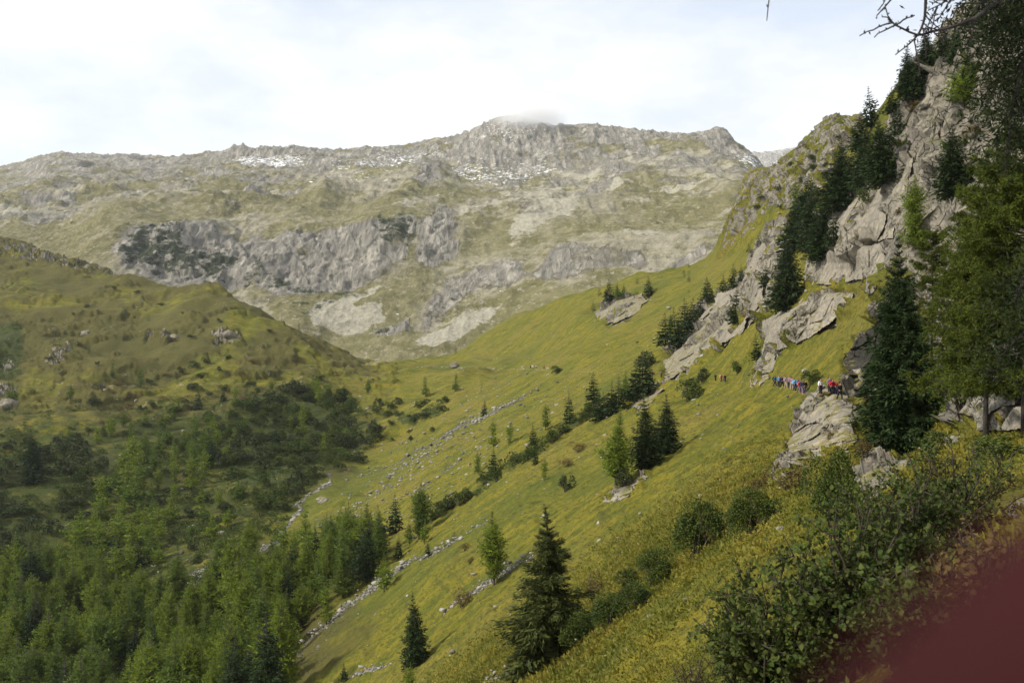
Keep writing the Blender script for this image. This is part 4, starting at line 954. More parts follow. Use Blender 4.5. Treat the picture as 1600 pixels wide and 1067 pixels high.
outcrop([(1480,690),(1500,682),(1560,686),(1570,704),(1500,712)], 'flat rock rib under the grassy ledge at right', .4, 1.0, M_STONEN, 1.6, seed=18, fac=.14)
outcrop([(1566,800),(1585,780),(1640,770),(1640,830),(1570,828)], 'grey boulder at the right frame edge just above the finger', .35, .8, M_STONEN, 2, seed=19, fac=.14)

# ------------------------------------------------------------------ boulders and loose stones
def ico(sub):
    bm = bmesh.new(); bmesh.ops.create_icosphere(bm, subdivisions=sub, radius=1); V = np.array([v.co[:] for v in bm.verts]); Fc = np.array([[v.index for v in f.verts] for f in bm.faces]); bm.free(); return V, Fc
M_BOULDER = stone_material('pale_boulder_stone', .7, 1.0, 1)
BV, BF = ico(4); BLIB = []
for i in range(5):
    Vb_ = BV * np.array([1, .75, .6]); Vb_ = Vb_ * (1 + .22 * facet(Vb_ + 9 * i, .9, i, 1.0) + .05 * fbm(Vb_ + i, .4, 3, i))[:, None]
    me = qmesh('boulder', Vb_, BF, M_BOULDER, False, True); BLIB.append(me)
for x, y, wpx, lab in [
    (505,784,24,'broad pale boulder beside the bend of the valley stream bed'), (346,836,20,'larger white boulder in the valley meadow right of the wood'), (358,843,10,'small white stone touching the larger white boulder in the valley meadow'),
    (283,863,10,'round white stone topmost of four in the dark valley meadow'), (280,873,5,'tiny white stone second from top of four in the dark valley meadow'), (293,875,5,'tiny white stone right of the others in the dark valley meadow'), (280,885,7,'lowest white stone of four in the dark valley meadow'),
    (318,727,16,'pale boulder half hidden in the thicket'), (166,610,9,'white stone just below the path on the left hill'), (213,627,9,'white stone on the grassy bump of the left hill'), (197,641,5,'little white stone lower left of the grassy bump'),
    (981,1017,9,'bright white stone in the grass, bottom centre right'), (1101,976,12,'white block in the grass left of the near bush'), (966,842,10,'rounded pale stone on the open slope right of the ragged spruce'), (1093,648,9,'white stone on the slope left of the hikers'),
    (1221,828,18,'speckled pale rock on the grass rib above the near bush'), (1157,890,14,'grey stone in the grass just left of the near bush'), (1015,963,9,'faint grey stone on the near grass rib'), (240,655,6,'white pebble like boulder below the left hill bump'),
    (357,525,26,'whitish rock knob on the front of the left hill'), (272,528,18,'brownish rock knob left of the whitish one on the left hill'), (133,522,16,'low rock knob on the left part of the left hill'), (15,634,34,'grey rock bank at the left frame edge'), (485,660,10,'white stone in the upper thicket'), (800,630,8,'pale stone at the top of the long stone streak'),
    (710,572,18,'flat pale rock by the path at the pass'), (905,715,6,'pale stone right of the shrub line'), (545,735,7,'white stone right of the stream bed bend'), (612,760,6,'white stone in the stony meadow above the tree belt'), (568,700,6,'white stone high in the stony meadow'), (600,668,9,'pale stone beside the small shrubs at the valley head'), (575,640,10,'pale flat stone at the valley head meadow')]:
    loc, n = hit(x, y)
    if loc is None: continue
    s = wpx / F * loc.y / 2
    o = bpy.data.objects.new('boulder', RR.choice(BLIB)); SC.collection.objects.link(o); o.location = loc + Vector((0, 0, s * .1)); o.scale = (s, s, s); o.rotation_euler = (RR.uniform(-.3, .3), RR.uniform(-.3, .3), RR.uniform(0, 6.28))
    o['label'] = lab; o['category'] = 'boulder'
# countless loose stones, one mesh
Rn = np.random.default_rng(5)
hc = np.empty(len(hillside.data.vertices) * 3, np.float32); hillside.data.vertices.foreach_get('co', hc); HV = hc.reshape(-1, 3)
uu_, vv_ = project(HV)
vis = (HV[:, 1] > 20) & (HV[:, 1] < 700) & (uu_ > -60) & (uu_ < 1660) & (vv_ < 1100)
cell = (HV[:, 1] / F)**2
wgt = vis * (scree**2 * 1.0 + .10 * (scree > .3) + .006 + .03 * polymask(uu_, vv_, [(480,900),(560,700),(700,600),(900,590),(850,650),(700,780),(560,880)], 30) + .02 * (rock > .2)) * np.clip(HV[:, 1] / 200, .15, 1.5)
stp = 12000; pick = Rn.choice(len(HV), stp, p=wgt / wgt.sum())
iv, if_ = ico(1)
sz = np.clip(Rn.lognormal(-1.6, .85, stp), .07, 1.1) * np.clip(HV[pick, 1] / 150, .45, 1.6) * .50
base = HV[pick] + Rn.normal(0, .7, (stp, 3)) * np.array([1, 1, 0]) 
Vs = iv[None] * (1 + .25 * Rn.normal(0, 1, (stp, len(iv), 1))) * (np.array([1, .9, .6]) * Rn.uniform(.7, 1.3, (stp, 3)))[:, None] * sz[:, None, None] + base[:, None]
Fs = if_[None] + (np.arange(stp) * len(iv))[:, None, None]
m, nt = mat('loose_stone'); b = NB(nt); g = b.n('ShaderNodeNewGeometry')
b.finish(b.mix(g.outputs['Random Per Island'], (.11, .105, .085), (.31, .29, .245)), .95); M_LOOSE = m
me = qmesh('loose_stones', Vs.reshape(-1, 3), Fs.reshape(-1, 3), M_LOOSE, False, True)
o = bpy.data.objects.new('loose_stones', me); SC.collection.objects.link(o); o['kind'] = 'stuff'; o['label'] = 'countless pale loose stones on screes and slopes'

# ------------------------------------------------------------------ grass tussocks near the camera, one mesh
wg = ((HV[:, 1] > 5) & (HV[:, 1] < 210) & (uu_ < 2000) & (uu_ > 500) & (uu_ < 1640) & (vv_ < 1110)) * (rock < .25) * (scree < .4) * (linemask(uu_, vv_, [(960,583),(1050,590),(1120,598),(1180,600),(1260,608),(1320,624)], 7, 3) < .5)
ng = 110000; area = HV[:, 1]**.3 * (1 - sstep(HV[:, 1], 55, 110)); pk = Rn.choice(len(HV), ng, p=wg * area / (wg * area).sum())
bp_ = HV[pk] + Rn.normal(0, 1, (ng, 3)) * (HV[pk, 1:2] * .004 + .05) * np.array([1, 1, .0])
sc_g = np.clip(HV[pk, 1] / 45, .35, 1.1) * np.clip(1 + .8 * fbm(HV[pk], 1.3, 2, 3), .4, 1.8)
bp_ = np.repeat(bp_, 4, 0) + Rn.normal(0, .07, (ng * 4, 3)) * np.repeat(sc_g, 4)[:, None] * np.array([1, 1, 0]); sg = np.repeat(sc_g, 4)
dr = Rn.normal(0, .75, (len(bp_), 3)) + np.array([-.45, 0, .9])
Vg, Qg = kites(bp_ - np.array([0, 0, .05]), dr, .21 * sg, .085 * sg, Rn, .3)
m, nt = mat('grass_blades'); b = NB(nt); g = b.n('ShaderNodeNewGeometry')
n0 = b.noise(g.outputs['Position'], .35, 4, .65)
c = b.mix(b.mapr(n0, .38, .62), (.098, .116, .014), (.212, .180, .024)); c = b.mix(b.mapr(g.outputs['Random Per Island'], .5, 1, 0, .45), c, (.26, .22, .06))
c = b.mix(b.mapr(b.noise(g.outputs['Position'], .12, 3), .55, .7, 0, .6), c, (.17, .14, .03))
b.finish(c, .8, transl=.3)
me = qmesh('grass_tussocks', Vg, Qg, m); o = bpy.data.objects.new('grass_tussocks', me); SC.collection.objects.link(o); o['kind'] = 'stuff'; o['label'] = 'olive and straw coloured grass tussocks on the steep slope'

# ------------------------------------------------------------------ shrubs
def ps(x, vb, wpx, hpx, kind, label, group=None, sub=True):
    loc, n = hit(x, vb)
    if loc is None: return
    k = loc.y / F; loc = loc.copy(); loc.z -= .05 * hpx * k
    return shrub_at(loc, wpx * k, hpx * k * 1.1, kind, label, group, 'shrub', sub)
for a in [
 (885,768,26,24,'dwarf','small dark shrub alone on the slope left of the larch'), (973,760,30,28,'dwarf','dark shrub at the foot of the slender yellow green larch'),
 (1080,625,48,32,'alder','round green shrub under the rock spur'), (1152,585,20,20,'alder','round green shrub on the rocks by the far hikers'),
 (1098,596,24,20,'dwarf','dark flat shrub left of the far hikers'), (1010,575,40,24,'dwarf','dark shrub below the tight spruce clump'), (1268,600,30,22,'alder','bush above the blue jacketed hikers'),
 (870,584,22,12,'alder','tiny shrub on the path slope in the middle distance'), (905,705,30,14,'brown','brownish low shrub beside the slope centre'), (885,728,26,12,'brown','second brownish low shrub below the first on the slope centre'),
 (725,945,46,22,'brown','purplish bare shrub left of the stone streak under the larch'), (727,860,18,12,'brown','small rusty shrub by the gravel streak'), (735,880,14,10,'brown','small bare shrub lower on the gravel streak'),
 (1090,872,96,92,'bushy','big rounded alder bush in the gully, left of two'), (1172,842,92,80,'bushy','big rounded alder bush in the gully, right of two'),
 (1025,922,76,64,'bushy','medium alder bush below the big pair in the gully'), (1000,955,60,44,'bushy','low alder bush in the lower gully'), (955,985,84,62,'bushy','wide alder bush right of the ragged old spruce'),
 (905,1015,76,60,'bushy','alder bush at the right foot of the ragged old spruce'), (930,940,50,40,'brown','brownish bush behind the wide alder bush'), (985,925,44,34,'alder','small green bush at the upper gully edge'), (840,1050,50,50,'bushy','dim bush left under the ragged old spruce'),
 (1238,768,64,42,'brown','leafless brown bush at the foot of the pale slab'), (1305,812,108,104,'bushy','dense olive bush left under the huge spruce'), (1185,770,40,26,'brown','rusty low bush above the right gully bush'),
 (1460,720,60,44,'alder','green bush right of the foot of the huge spruce'), (1560,722,80,40,'alder','green bush on the grassy ledge at right'), (1350,715,34,30,'brown','rusty tuft like bush left of the huge spruce'),
 (1500,640,90,70,'alder','yellowing bush between the huge spruce and the pale rock face'), (1300,690,24,18,'brown','rusty little bush growing in the crack of the pale slab'),
 (1358,640,20,24,'brown','rusty little bush between slab and huge spruce')]: ps(*a)
line = [(662,824),(676,816),(690,806),(704,797),(718,788),(732,778),(746,768),(760,758),(774,750),(790,738),(808,726),(828,716),(845,704),(862,692),(878,680),(892,668),(908,658),(922,648),(940,645),(955,636)]
for i, (x, y) in enumerate(line):
    if i in (6, 9, 12, 15, 18): continue
    ps(x + RR.uniform(-3, 3), y + RR.uniform(-3, 3), RR.uniform(18, 32), RR.uniform(12, 24), 'alder' if i % 3 else 'dwarf', 'green shrub in the unbroken diagonal shrub line across mid slope', 'shrubs of the diagonal line')
THK = [
 ('on the ledges of the high grey crag', [(1340,330),(1380,230),(1420,180),(1500,110),(1600,90),(1600,330),(1500,400),(1420,420)], 30, 22, (14, 34), (10, 24), ('alder', 'brown', 'alder')),
 ('on the rocky ridge below the notch', [(1150,380),(1180,300),(1240,250),(1300,200),(1340,200),(1330,300),(1250,330)], 16, 20, (8, 18), (5, 11), ('alder', 'dwarf', 'alder')),
 ('in the dense green thicket of the valley head', [(270,690),(330,650),(410,625),(500,610),(560,640),(590,680),(570,720),(520,750),(470,775),(455,820),(400,800),(360,740),(300,720)], 85, 14, (18, 36), (13, 24), ('alder', 'alder', 'dwarf')),
 ('in the dim thicket at the left edge of the valley', [(-40,700),(60,680),(140,700),(170,740),(110,830),(60,900),(-40,910)], 40, 18, (22, 44), (14, 26), ('dwarf', 'alder', 'dwarf')),
 ('scattered over the lower front of the left hill', [(90,620),(200,600),(320,560),(450,555),(540,580),(480,610),(330,640),(200,680),(110,690)], 36, 18, (10, 26), (6, 13), ('dwarf', 'alder', 'brown')),
 ('around the open meadow inside the valley', [(330,760),(440,790),(440,850),(380,890),(250,900),(230,850),(290,780)], 22, 18, (12, 30), (8, 16), ('alder', 'dwarf', 'alder')),
 ('under the larches of the left valley side', [(60,900),(130,780),(230,690),(330,690),(300,800),(230,900),(100,990)], 22, 20, (16, 30), (10, 18), ('alder', 'dwarf', 'alder')),
 ('at the small stony patch on the valley head meadow', [(590,630),(650,620),(700,625),(700,650),(640,665),(600,660),(560,650)], 12, 12, (14, 26), (7, 13), ('alder', 'dwarf', 'alder')),
 ('on the stony slope right of the thicket', [(570,680),(640,650),(680,670),(620,720),(590,720)], 8, 16, (8, 14), (4, 8), ('dwarf', 'alder', 'dwarf')),
 ('on the upper slopes of the left hill', [(20,480),(120,430),(250,460),(400,490),(470,530),(300,540),(100,590),(30,590)], 16, 22, (5, 14), (3, 7), ('dwarf', 'alder', 'brown')),
]
for desc, poly, n, md, ww, hh, kk in THK:
    for x, y in scatter(poly, n, md, len(desc) + 3):
        k = RR.choice(kk); nm = {'alder': 'green', 'dwarf': 'dark', 'brown': 'brownish'}[k]
        ps(x, y, RR.uniform(*ww), RR.uniform(*hh), k, '%s shrub %s' % (nm, desc), '%s shrubs %s' % (nm, desc), False)

# the unbroken low scrub between them, one mass
wsx = (shrubm > .45) * (HV[:, 1] > 120) * (HV[:, 1] < 620) * (uu_ > -60) * (uu_ < 1000) * (fbm(HV, 14, 3, 202) > -.12)
nsx = 4200; pk = Rn.choice(len(HV), nsx, p=wsx * HV[:, 1] / (wsx * HV[:, 1]).sum()); k_ = 46
cs = np.repeat(HV[pk], k_, 0); rs = np.repeat(Rn.uniform(.8, 2.1, nsx), k_)[:, None]; dd_ = unit(Rn.normal(0, 1, (nsx * k_, 3))); dd_[:, 2] = np.abs(dd_[:, 2])
Vx, Qx = kites(cs + dd_ * rs * Rn.uniform(.5, 1, (nsx * k_, 1)) * np.array([1, 1, .8]), dd_ + Rn.normal(0, .5, (nsx * k_, 3)), rs[:, 0] * .30, rs[:, 0] * .20, Rn, .6)
o = bpy.data.objects.new('low_scrub', qmesh('low_scrub', Vx, Qx, M_ALDER)); SC.collection.objects.link(o); o['kind'] = 'stuff'; o['label'] = 'unbroken green alder scrub filling the valley head'

# ------------------------------------------------------------------ near bushes with separate leaves and stems
M_STEM = bark('shrub_stem', (.025, .020, .014), (.07, .055, .04))
def near_bush(x, vb, wpx, hpx, label, seed, leaf=.048, nst=16, m=M_ALDERN, dense=1.0, Yd=None):
    R = np.random.default_rng(seed); loc, n = hit(x, vb)
    if loc is None: print('no ground for bush', x, vb); return
    k = loc.y / F; w_, h = wpx * k, hpx * k; print('bush', x, vb, 'dist %.1f w %.1f h %.1f' % (loc.y, w_, h))
    tubes, LB_, LD = [], [], []
    for i in range(nst):
        ph = R.uniform(0, 6.28); rr = w_ * .5 * math.sqrt(R.uniform(.02, 1)); top = np.array([math.cos(ph) * rr, math.sin(ph) * rr, h * R.uniform(.75, 1.05) * (1 - .35 * (rr / (w_ * .5))**2)])
        s = np.linspace(0, 1, 8)[:, None]; b0 = R.normal(0, .05 * w_, 3) * np.array([1, 1, 0]) + np.array([0, 0, -.15])
        bend = np.array([top[0], top[1], 0]) * .35
        pts = b0 * (1 - s) + top * s - bend * np.sin(np.pi * s) * .6 + R.normal(0, .02, (8, 3))
        tubes.append(tube(pts, np.linspace(.014, .0035, 8), 5))
        for q in range(14):
            t = R.uniform(.25, .98); j = t * 7; a_ = int(j); o = pts[a_] * (1 - j + a_) + pts[min(a_ + 1, 7)] * (j - a_)
            d = unit(R.normal(0, 1, 3) + np.array([math.cos(ph) * .5, math.sin(ph) * .5, .5])); L = h * R.uniform(.14, .34) * (1.15 - t * .6)
            s2 = np.linspace(0, 1, 5)[:, None]; tw = o + d * L * s2 + np.array([0, 0, .12 * L]) * s2**2
            tubes.append(tube(tw, np.linspace(.005, .0018, 5), 3))
            nl = max(3, int(dense * L / leaf * 2.6)); t3 = R.uniform(.1, 1, nl)
            LB_.append(o + d * L * t3[:, None] + R.normal(0, leaf * .5, (nl, 3))); LD.append(d * .6 + R.normal(0, .8, (nl, 3)) + np.array([0, 0, -.1]))
    B = np.concatenate(LB_); Dd = np.concatenate(LD); n = len(B)
    # leaf with a fold: six corners, two quads
    Dd = unit(Dd); S = unit(np.cross(Dd, R.normal(0, 1, (n, 3)))); N_ = np.cross(Dd, S); l_ = leaf * R.uniform(.6, 1.3, (n, 1)); w2 = l_ * .36
    a, tp = B, B + Dd * l_; m1, m2 = B + Dd * l_ * .3, B + Dd * l_ * .68
    V = np.stack([a, m1 + S * w2 + N_ * w2 * .35, m2 + S * w2 * .85 + N_ * w2 * .3, tp, m2 - S * w2 * .85 + N_ * w2 * .3, m1 - S * w2 + N_ * w2 * .35], 1).reshape(-1, 3)
    i = np.arange(n)[:, None] * 6; Q = np.concatenate([i + np.array([[0, 1, 2, 3]]), i + np.array([[0, 3, 4, 5]])])
    e = empty('alder_bush', loc, label, 'bush'); part('foliage', qmesh('near_leaves', V, Q, m), e)
    V, Q = joinq(tubes); part('stem', qmesh('near_stems', V, Q, M_STEM, True), e); return e
near_bush(1225, 1130, 260, 300, 'nearest dark leafed bush at the bottom frame, left of the finger', 1, 0.034, 27, dense=1.25)
near_bush(1330, 1060, 250, 300, 'dark leafed bush in the middle of the near thicket', 2, 0.033, 27, dense=1.2)
near_bush(1420, 960, 230, 240, 'green bush in the upper middle of the near thicket', 3, 0.031, 25)
near_bush(1500, 860, 210, 190, 'lighter green bush highest in the near thicket at right', 4, 0.031, 22)
near_bush(1385, 850, 150, 110, 'greyish green bush in front of the grey rock bank', 5, 0.031, 17, m=M_ALDER)
near_bush(1465, 800, 120, 100, 'yellowing bush behind the near thicket', 6, 0.031, 17, m=M_LARCHY, dense=.6)
near_bush(1150, 1100, 120, 190, 'thin leading shoots at the left edge of the near thicket', 7, 0.031, 8, dense=.8)
near_bush(1080, 1105, 100, 90, 'low reddish brown bush at the bottom frame left of the near thicket', 8, 0.027, 12, m=M_BROWN, dense=.5)
near_bush(1540, 960, 160, 150, 'brownish undergrowth bush touching the finger', 9, 0.027, 12, m=M_BROWN, dense=.6)
near_bush(1440, 1075, 240, 200, 'added dark bush right beside the finger at the bottom frame', 10, .032, 22, dense=1.2)  # bush added to darken the corner behind the finger
near_bush(1540, 1010, 200, 190, 'added brownish bush behind the finger', 11, .032, 16, m=M_BROWN, dense=.9)  # likewise added for a darker ground behind the finger
# ------------------------------------------------------------------ near larches and the hanging branches at the upper right
M_LARCHN = foliage_mat('near_larch_needles', (.030, .056, .009), (.075, .100, .014), (.14, .14, .022), .35, 1.3)
def big_larch(x, vb, toppx, label, seed, m, wide=.30, dens=1.0, left=1.0):
    R = np.random.default_rng(seed); loc, n = hit(x, vb)
    k = loc.y / F; h = toppx * k; print('big larch', x, vb, 'dist %.1f h %.1f' % (loc.y, h))
    tubes, B, Dd, Ln = [], [], [], []
    zz = np.linspace(-.5, h, 12); tubes.append(tube(np.stack([.02 * zz * np.sin(zz * .4), .0 * zz, zz], 1), np.linspace(.09, .015, 12), 10))
    for i in range(int(110 * dens)):
        t = R.uniform(.17, .98); ph = R.uniform(0, 6.28); L = h * wide * (1 - t)**.6 * R.uniform(.5, 1.15) + .25
        d = np.array([math.cos(ph), math.sin(ph), .0])
        s = np.linspace(0, 1, 8)[:, None]
        p = np.array([0, 0, t * h]) + d * L * s + np.array([0, 0, 1]) * L * (.15 * s - .55 * s**2 * (1 - t) + .3 * s**3) + R.normal(0, .03, (8, 3)) * s
        tubes.append(tube(p, np.linspace(.03, .006, 8) * (1.2 - t * .6), 5))
        for q in range(11):
            sq = R.uniform(.2, 1); j = sq * 7; a_ = int(min(j, 6)); o = p[a_] + (p[a_ + 1] - p[a_]) * (j - a_)
            sd_ = unit(np.cross(d, [0, 0, 1])) * (1 if q % 2 else -1); dd = unit(sd_ + d * .5 + R.normal(0, .25, 3) + np.array([0, 0, -.35])); l2 = L * R.uniform(.15, .38) * (1.1 - sq * .5)
            s2 = np.linspace(0, 1, 4)[:, None]; tw = o + dd * l2 * s2 + np.array([0, 0, -.25 * l2]) * s2**2; tubes.append(tube(tw, np.linspace(.006, .002, 4), 3))
            nk = int(44 * dens); t3 = R.uniform(0, 1, nk)[:, None]; c = o + dd * l2 * t3 + np.array([0, 0, -.25 * l2]) * t3**2
            B.append(c + R.normal(0, .03, (nk, 3))); Dd.append(R.normal(0, 1, (nk, 3)) + dd * .5); Ln.append(np.full(nk, .12))
    B = np.concatenate(B); V, Q = kites(B, np.concatenate(Dd), np.concatenate(Ln), np.concatenate(Ln) * .22, R, .6)
    e = empty('larch_tree', loc, label, 'larch'); part('crown', qmesh('near_larch_crown', V, Q, m), e)
    V, Q = joinq(tubes); part('trunk', qmesh('near_larch_trunk', V, Q, M_TWIG, True), e); return e
M_TWIG = bark('dark_twig', (.018, .015, .014), (.05, .042, .035))
big_larch(1600, 684, 490, 'large near larch at the right frame edge with drooping green boughs', 11, M_LARCHN, .33, 1.35)
big_larch(1540, 690, 430, 'near larch right beside the huge spruce, lighter green', 12, M_LARCHN, .25, 1.3)
big_larch(1455, 600, 240, 'smaller open larch just right of the huge spruce', 13, M_LARCHN, .30, 1.0)

def W(x, y, Yd): return np.array([(x - 800) / F * Yd, Yd, (HOR - y) / F * Yd])
# a larch standing on the bank to the right, its trunk just outside the frame
Rb = np.random.default_rng(33); base, _ = hit(1760, 900)
Yb_ = 6.5; bx = (1790 - 800) / F * Yb_
dep = Vector((bx, Yb_, 30)); ok, gl, gn, _ = hillside.ray_cast(dep, Vector((0, 0, -1))); gz = gl.z if ok else 0
M_DARKN = foliage_mat('dark_branch_needles', (.008, .014, .005), (.018, .028, .008), (.035, .045, .012), .15)  # darkest needle green, used on the near boughs
ltree = empty('larch_tree', (bx, Yb_, gz), 'dark larch outside the right frame edge whose bare branches hang in at the top right', 'larch')
off0 = np.array([bx, Yb_, gz]); zz = np.linspace(-.4, 8.0, 12)
V, Q = tube(np.stack([0 * zz, .03 * zz, zz], 1), np.linspace(.17, .04, 12), 10); part('trunk', qmesh('leaning_trunk', V, Q, M_BARK, True), ltree)
def bough(pts, r0, twigs, spurs=True, seed=1, fol=0, hang=None):
    R = np.random.default_rng(seed); pts = [W(*p) for p in pts]; n = len(pts)
    t = np.linspace(0, 1, 26); P3 = np.stack([pchip(np.linspace(0, 1, n), [p[i] for p in pts], t) for i in range(3)], 1) - off0
    tubes = [tube(P3, np.linspace(r0 * 1.05, r0 * .3, 26), 6)]; B, Dd = [], []
    def knobs(p, m=3):
        for a_, b_ in zip(p[:-1], p[1:]):
            L = np.linalg.norm(b_ - a_)
            for q in range(max(1, int(L / .018))):
                c = a_ + (b_ - a_) * R.random(); B.append(c); Dd.append(R.normal(0, 1, 3))
    knobs(P3)
    for q in range(twigs):
        s = R.uniform(.12, .98) * 25; a_ = int(s); o = P3[a_]
        d = unit(P3[min(a_ + 1, 25)] - P3[a_ - 1]); hd = hang if hang is not None else R.uniform(.2, 1.3)
        dd = unit(d * .7 + R.normal(0, .55, 3) + np.array([0, 0, -hd])); L = R.uniform(.06, .20)
        s2 = np.linspace(0, 1, 6)[:, None]; tw = o + dd * L * s2 + np.array([0, 0, -.2 * L]) * s2**2 + R.normal(0, .006, (6, 3)) * s2
        tubes.append(tube(tw, np.linspace(r0 * .4, .0028, 6), 4)); knobs(tw)
    V, Q = joinq(tubes); V2, Q2 = kites(np.array(B), np.array(Dd), np.full(len(B), .020), np.full(len(B), .010), R)
    V, Q = joinq([(V, Q), (V2, Q2)]); part('branch', qmesh('bare_branch', V, Q, M_TWIG), ltree)
    if fol:
        i = R.integers(0, 26, fol); Bf = P3[i] + R.normal(0, .06 if fol < 1000 else .12, (fol, 3)) + np.array([0, 0, -.04])
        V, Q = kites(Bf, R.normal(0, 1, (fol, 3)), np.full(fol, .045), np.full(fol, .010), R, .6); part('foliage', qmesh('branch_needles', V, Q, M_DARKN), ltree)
bough([(1760,-190,6),(1640,-40,5.6),(1555,5,5.2),(1520,30,5),(1490,42,5),(1455,50,5),(1435,55,5),(1400,40,4.9),(1388,26,4.9)], .013, 7, seed=2)
bough([(1450,-60,5),(1447,-10,5),(1445,25,5),(1437,50,5),(1425,65,5),(1399,86,5)], .010, 5, seed=3, hang=.6)
bough([(1700,-200,5.6),(1560,-80,5.2),(1470,-70,5),(1420,-40,5),(1392,0,5),(1370,25,5)], .011, 6, seed=4, hang=.5)
bough([(1700,-200,5.6),(1560,-90,5.2),(1500,-40,5),(1480,0,5),(1450,17,5)], .010, 3, seed=5, hang=.4)
bough([(1650,-150,5.4),(1540,-60,5.2),(1500,-30,5),(1482,5,5),(1464,34,5)], .009, 2, seed=6, hang=.6)
bough([(1750,-190,6),(1640,-60,5.4),(1570,-20,5.2),(1530,5,5.1),(1495,6,5.1)], .012, 7, seed=7, hang=.5)
bough([(1760,-260,6),(1600,-190,5.4),(1450,-150,5),(1300,-110,4.8),(1215,-60,4.8),(1203,-10,4.8),(1198,33,4.8)], .008, 0, seed=8, hang=.6)
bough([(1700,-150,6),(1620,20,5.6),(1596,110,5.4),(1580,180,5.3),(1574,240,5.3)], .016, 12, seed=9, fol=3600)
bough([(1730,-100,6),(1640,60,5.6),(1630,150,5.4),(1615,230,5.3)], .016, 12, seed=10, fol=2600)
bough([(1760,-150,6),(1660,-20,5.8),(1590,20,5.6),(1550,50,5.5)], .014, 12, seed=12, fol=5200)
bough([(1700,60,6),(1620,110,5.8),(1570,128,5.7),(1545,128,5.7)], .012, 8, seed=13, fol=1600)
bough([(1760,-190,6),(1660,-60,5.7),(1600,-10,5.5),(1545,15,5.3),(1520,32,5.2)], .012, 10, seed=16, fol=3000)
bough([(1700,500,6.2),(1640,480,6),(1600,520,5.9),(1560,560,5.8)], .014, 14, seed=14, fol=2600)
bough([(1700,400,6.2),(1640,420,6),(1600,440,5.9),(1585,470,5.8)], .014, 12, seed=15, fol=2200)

# ------------------------------------------------------------------ people
def plain(name, col, rough=.8):
    m, nt = mat(name); b = NB(nt); t = b.n('ShaderNodeTexCoord'); n = b.noise(t.outputs['Object'], 12, 4, .6)
    b.finish(b.mix(b.mapr(n, .3, .7), tuple(.75 * c for c in col), tuple(min(1, 1.15 * c) for c in col)), rough); return m
M_SKIN = plain('skin', (.42, .24, .17), .6); M_HAIR = plain('brown_hair', (.06, .035, .02))
def skinned(name, verts, edges, rad, m, sub=1):
    me = bpy.data.meshes.new(name); me.from_pydata(verts, edges, []); o = bpy.data.objects.new(name, me); SC.collection.objects.link(o)
    md = o.modifiers.new('s', 'SKIN'); md.use_smooth_shade = True
    for i, r in enumerate(rad): me.skin_vertices[0].data[i].radius = (r, r) if not isinstance(r, tuple) else r
    me.skin_vertices[0].data[0].use_root = True
    if sub: o.modifiers.new('u', 'SUBSURF').levels = sub; 
    bpy.context.view_layer.update()
    out = bpy.data.meshes.new_from_object(o.evaluated_get(bpy.context.evaluated_depsgraph_get())); out.name = name
    bpy.data.objects.remove(o); bpy.data.meshes.remove(me); out.materials.clear(); out.materials.append(m); return out
def skeleton(pose):
    """pose: leg stride, arm bend; z up, facing -Y"""
    st, ab, ln = pose
    J = {'hip': (0, 0, .95), 'belly': (0, -ln * .3, 1.12), 'chest': (0, -ln * .8, 1.34), 'neck': (0, -ln, 1.48), 'head': (0, -ln - .02, 1.60), 'crown': (0, -ln, 1.70)}
    E = [('hip', 'belly'), ('belly', 'chest'), ('chest', 'neck'), ('neck', 'head'), ('head', 'crown')]
    Rr = {'hip': (.16, .115), 'belly': (.15, .105), 'chest': (.175, .115), 'neck': .055, 'head': (.082, .098), 'crown': (.06, .07)}
    for s, sg in ((-1, 1), (1, -1)):
        n = 'L' if s < 0 else 'R'
        J['th' + n] = (s * .10, 0, .90); J['kn' + n] = (s * .11, -st * sg * .55 - .03, .50); J['an' + n] = (s * .11, st * -sg * .8 + (.10 if sg * st < 0 else 0), .08); J['to' + n] = (s * .12, J['an' + n][1] - .17, .035)
        E += [('hip', 'th' + n), ('th' + n, 'kn' + n), ('kn' + n, 'an' + n), ('an' + n, 'to' + n)]
        Rr.update({'th' + n: .095, 'kn' + n: .062, 'an' + n: .045, 'to' + n: .038})
        J['sh' + n] = (s * .20, -ln * .9, 1.40); J['el' + n] = (s * .27, .04 + st * sg * .25, 1.14); J['wr' + n] = (s * .26, -ab + st * sg * .3, 1.14 - .24 + ab * .6)
        E += [('chest', 'sh' + n), ('sh' + n, 'el' + n), ('el' + n, 'wr' + n)]; Rr.update({'sh' + n: .068, 'el' + n: .047, 'wr' + n: .032})
        w = np.array(J['wr' + n]); d = unit(w - np.array(J['el' + n])); pm = w + d * .06; J['pa' + n] = tuple(pm); E.append(('wr' + n, 'pa' + n)); Rr['pa' + n] = (.036, .022)
        for f in range(5):
            a = (f - 2) * .014; L = (.045, .068, .075, .07, .055)[f]
            if f == 0: k0 = pm - d * .03 + np.array([-s * .02, -.025, 0])
            else: k0 = pm + d * .02 + np.array([0, a, 0])
            k1 = k0 + d * L * .5 + np.array([-s * .006, 0, 0]); k2 = k0 + d * L * .9 + np.array([-s * .022, 0, 0])
            for q, kk in enumerate((k0, k1, k2)): J['f%s%d%d' % (n, f, q)] = tuple(kk); Rr['f%s%d%d' % (n, f, q)] = .009
            E += [('pa' + n, 'f%s%d0' % (n, f)), ('f%s%d0' % (n, f), 'f%s%d1' % (n, f)), ('f%s%d1' % (n, f), 'f%s%d2' % (n, f))]
    return J, E, Rr
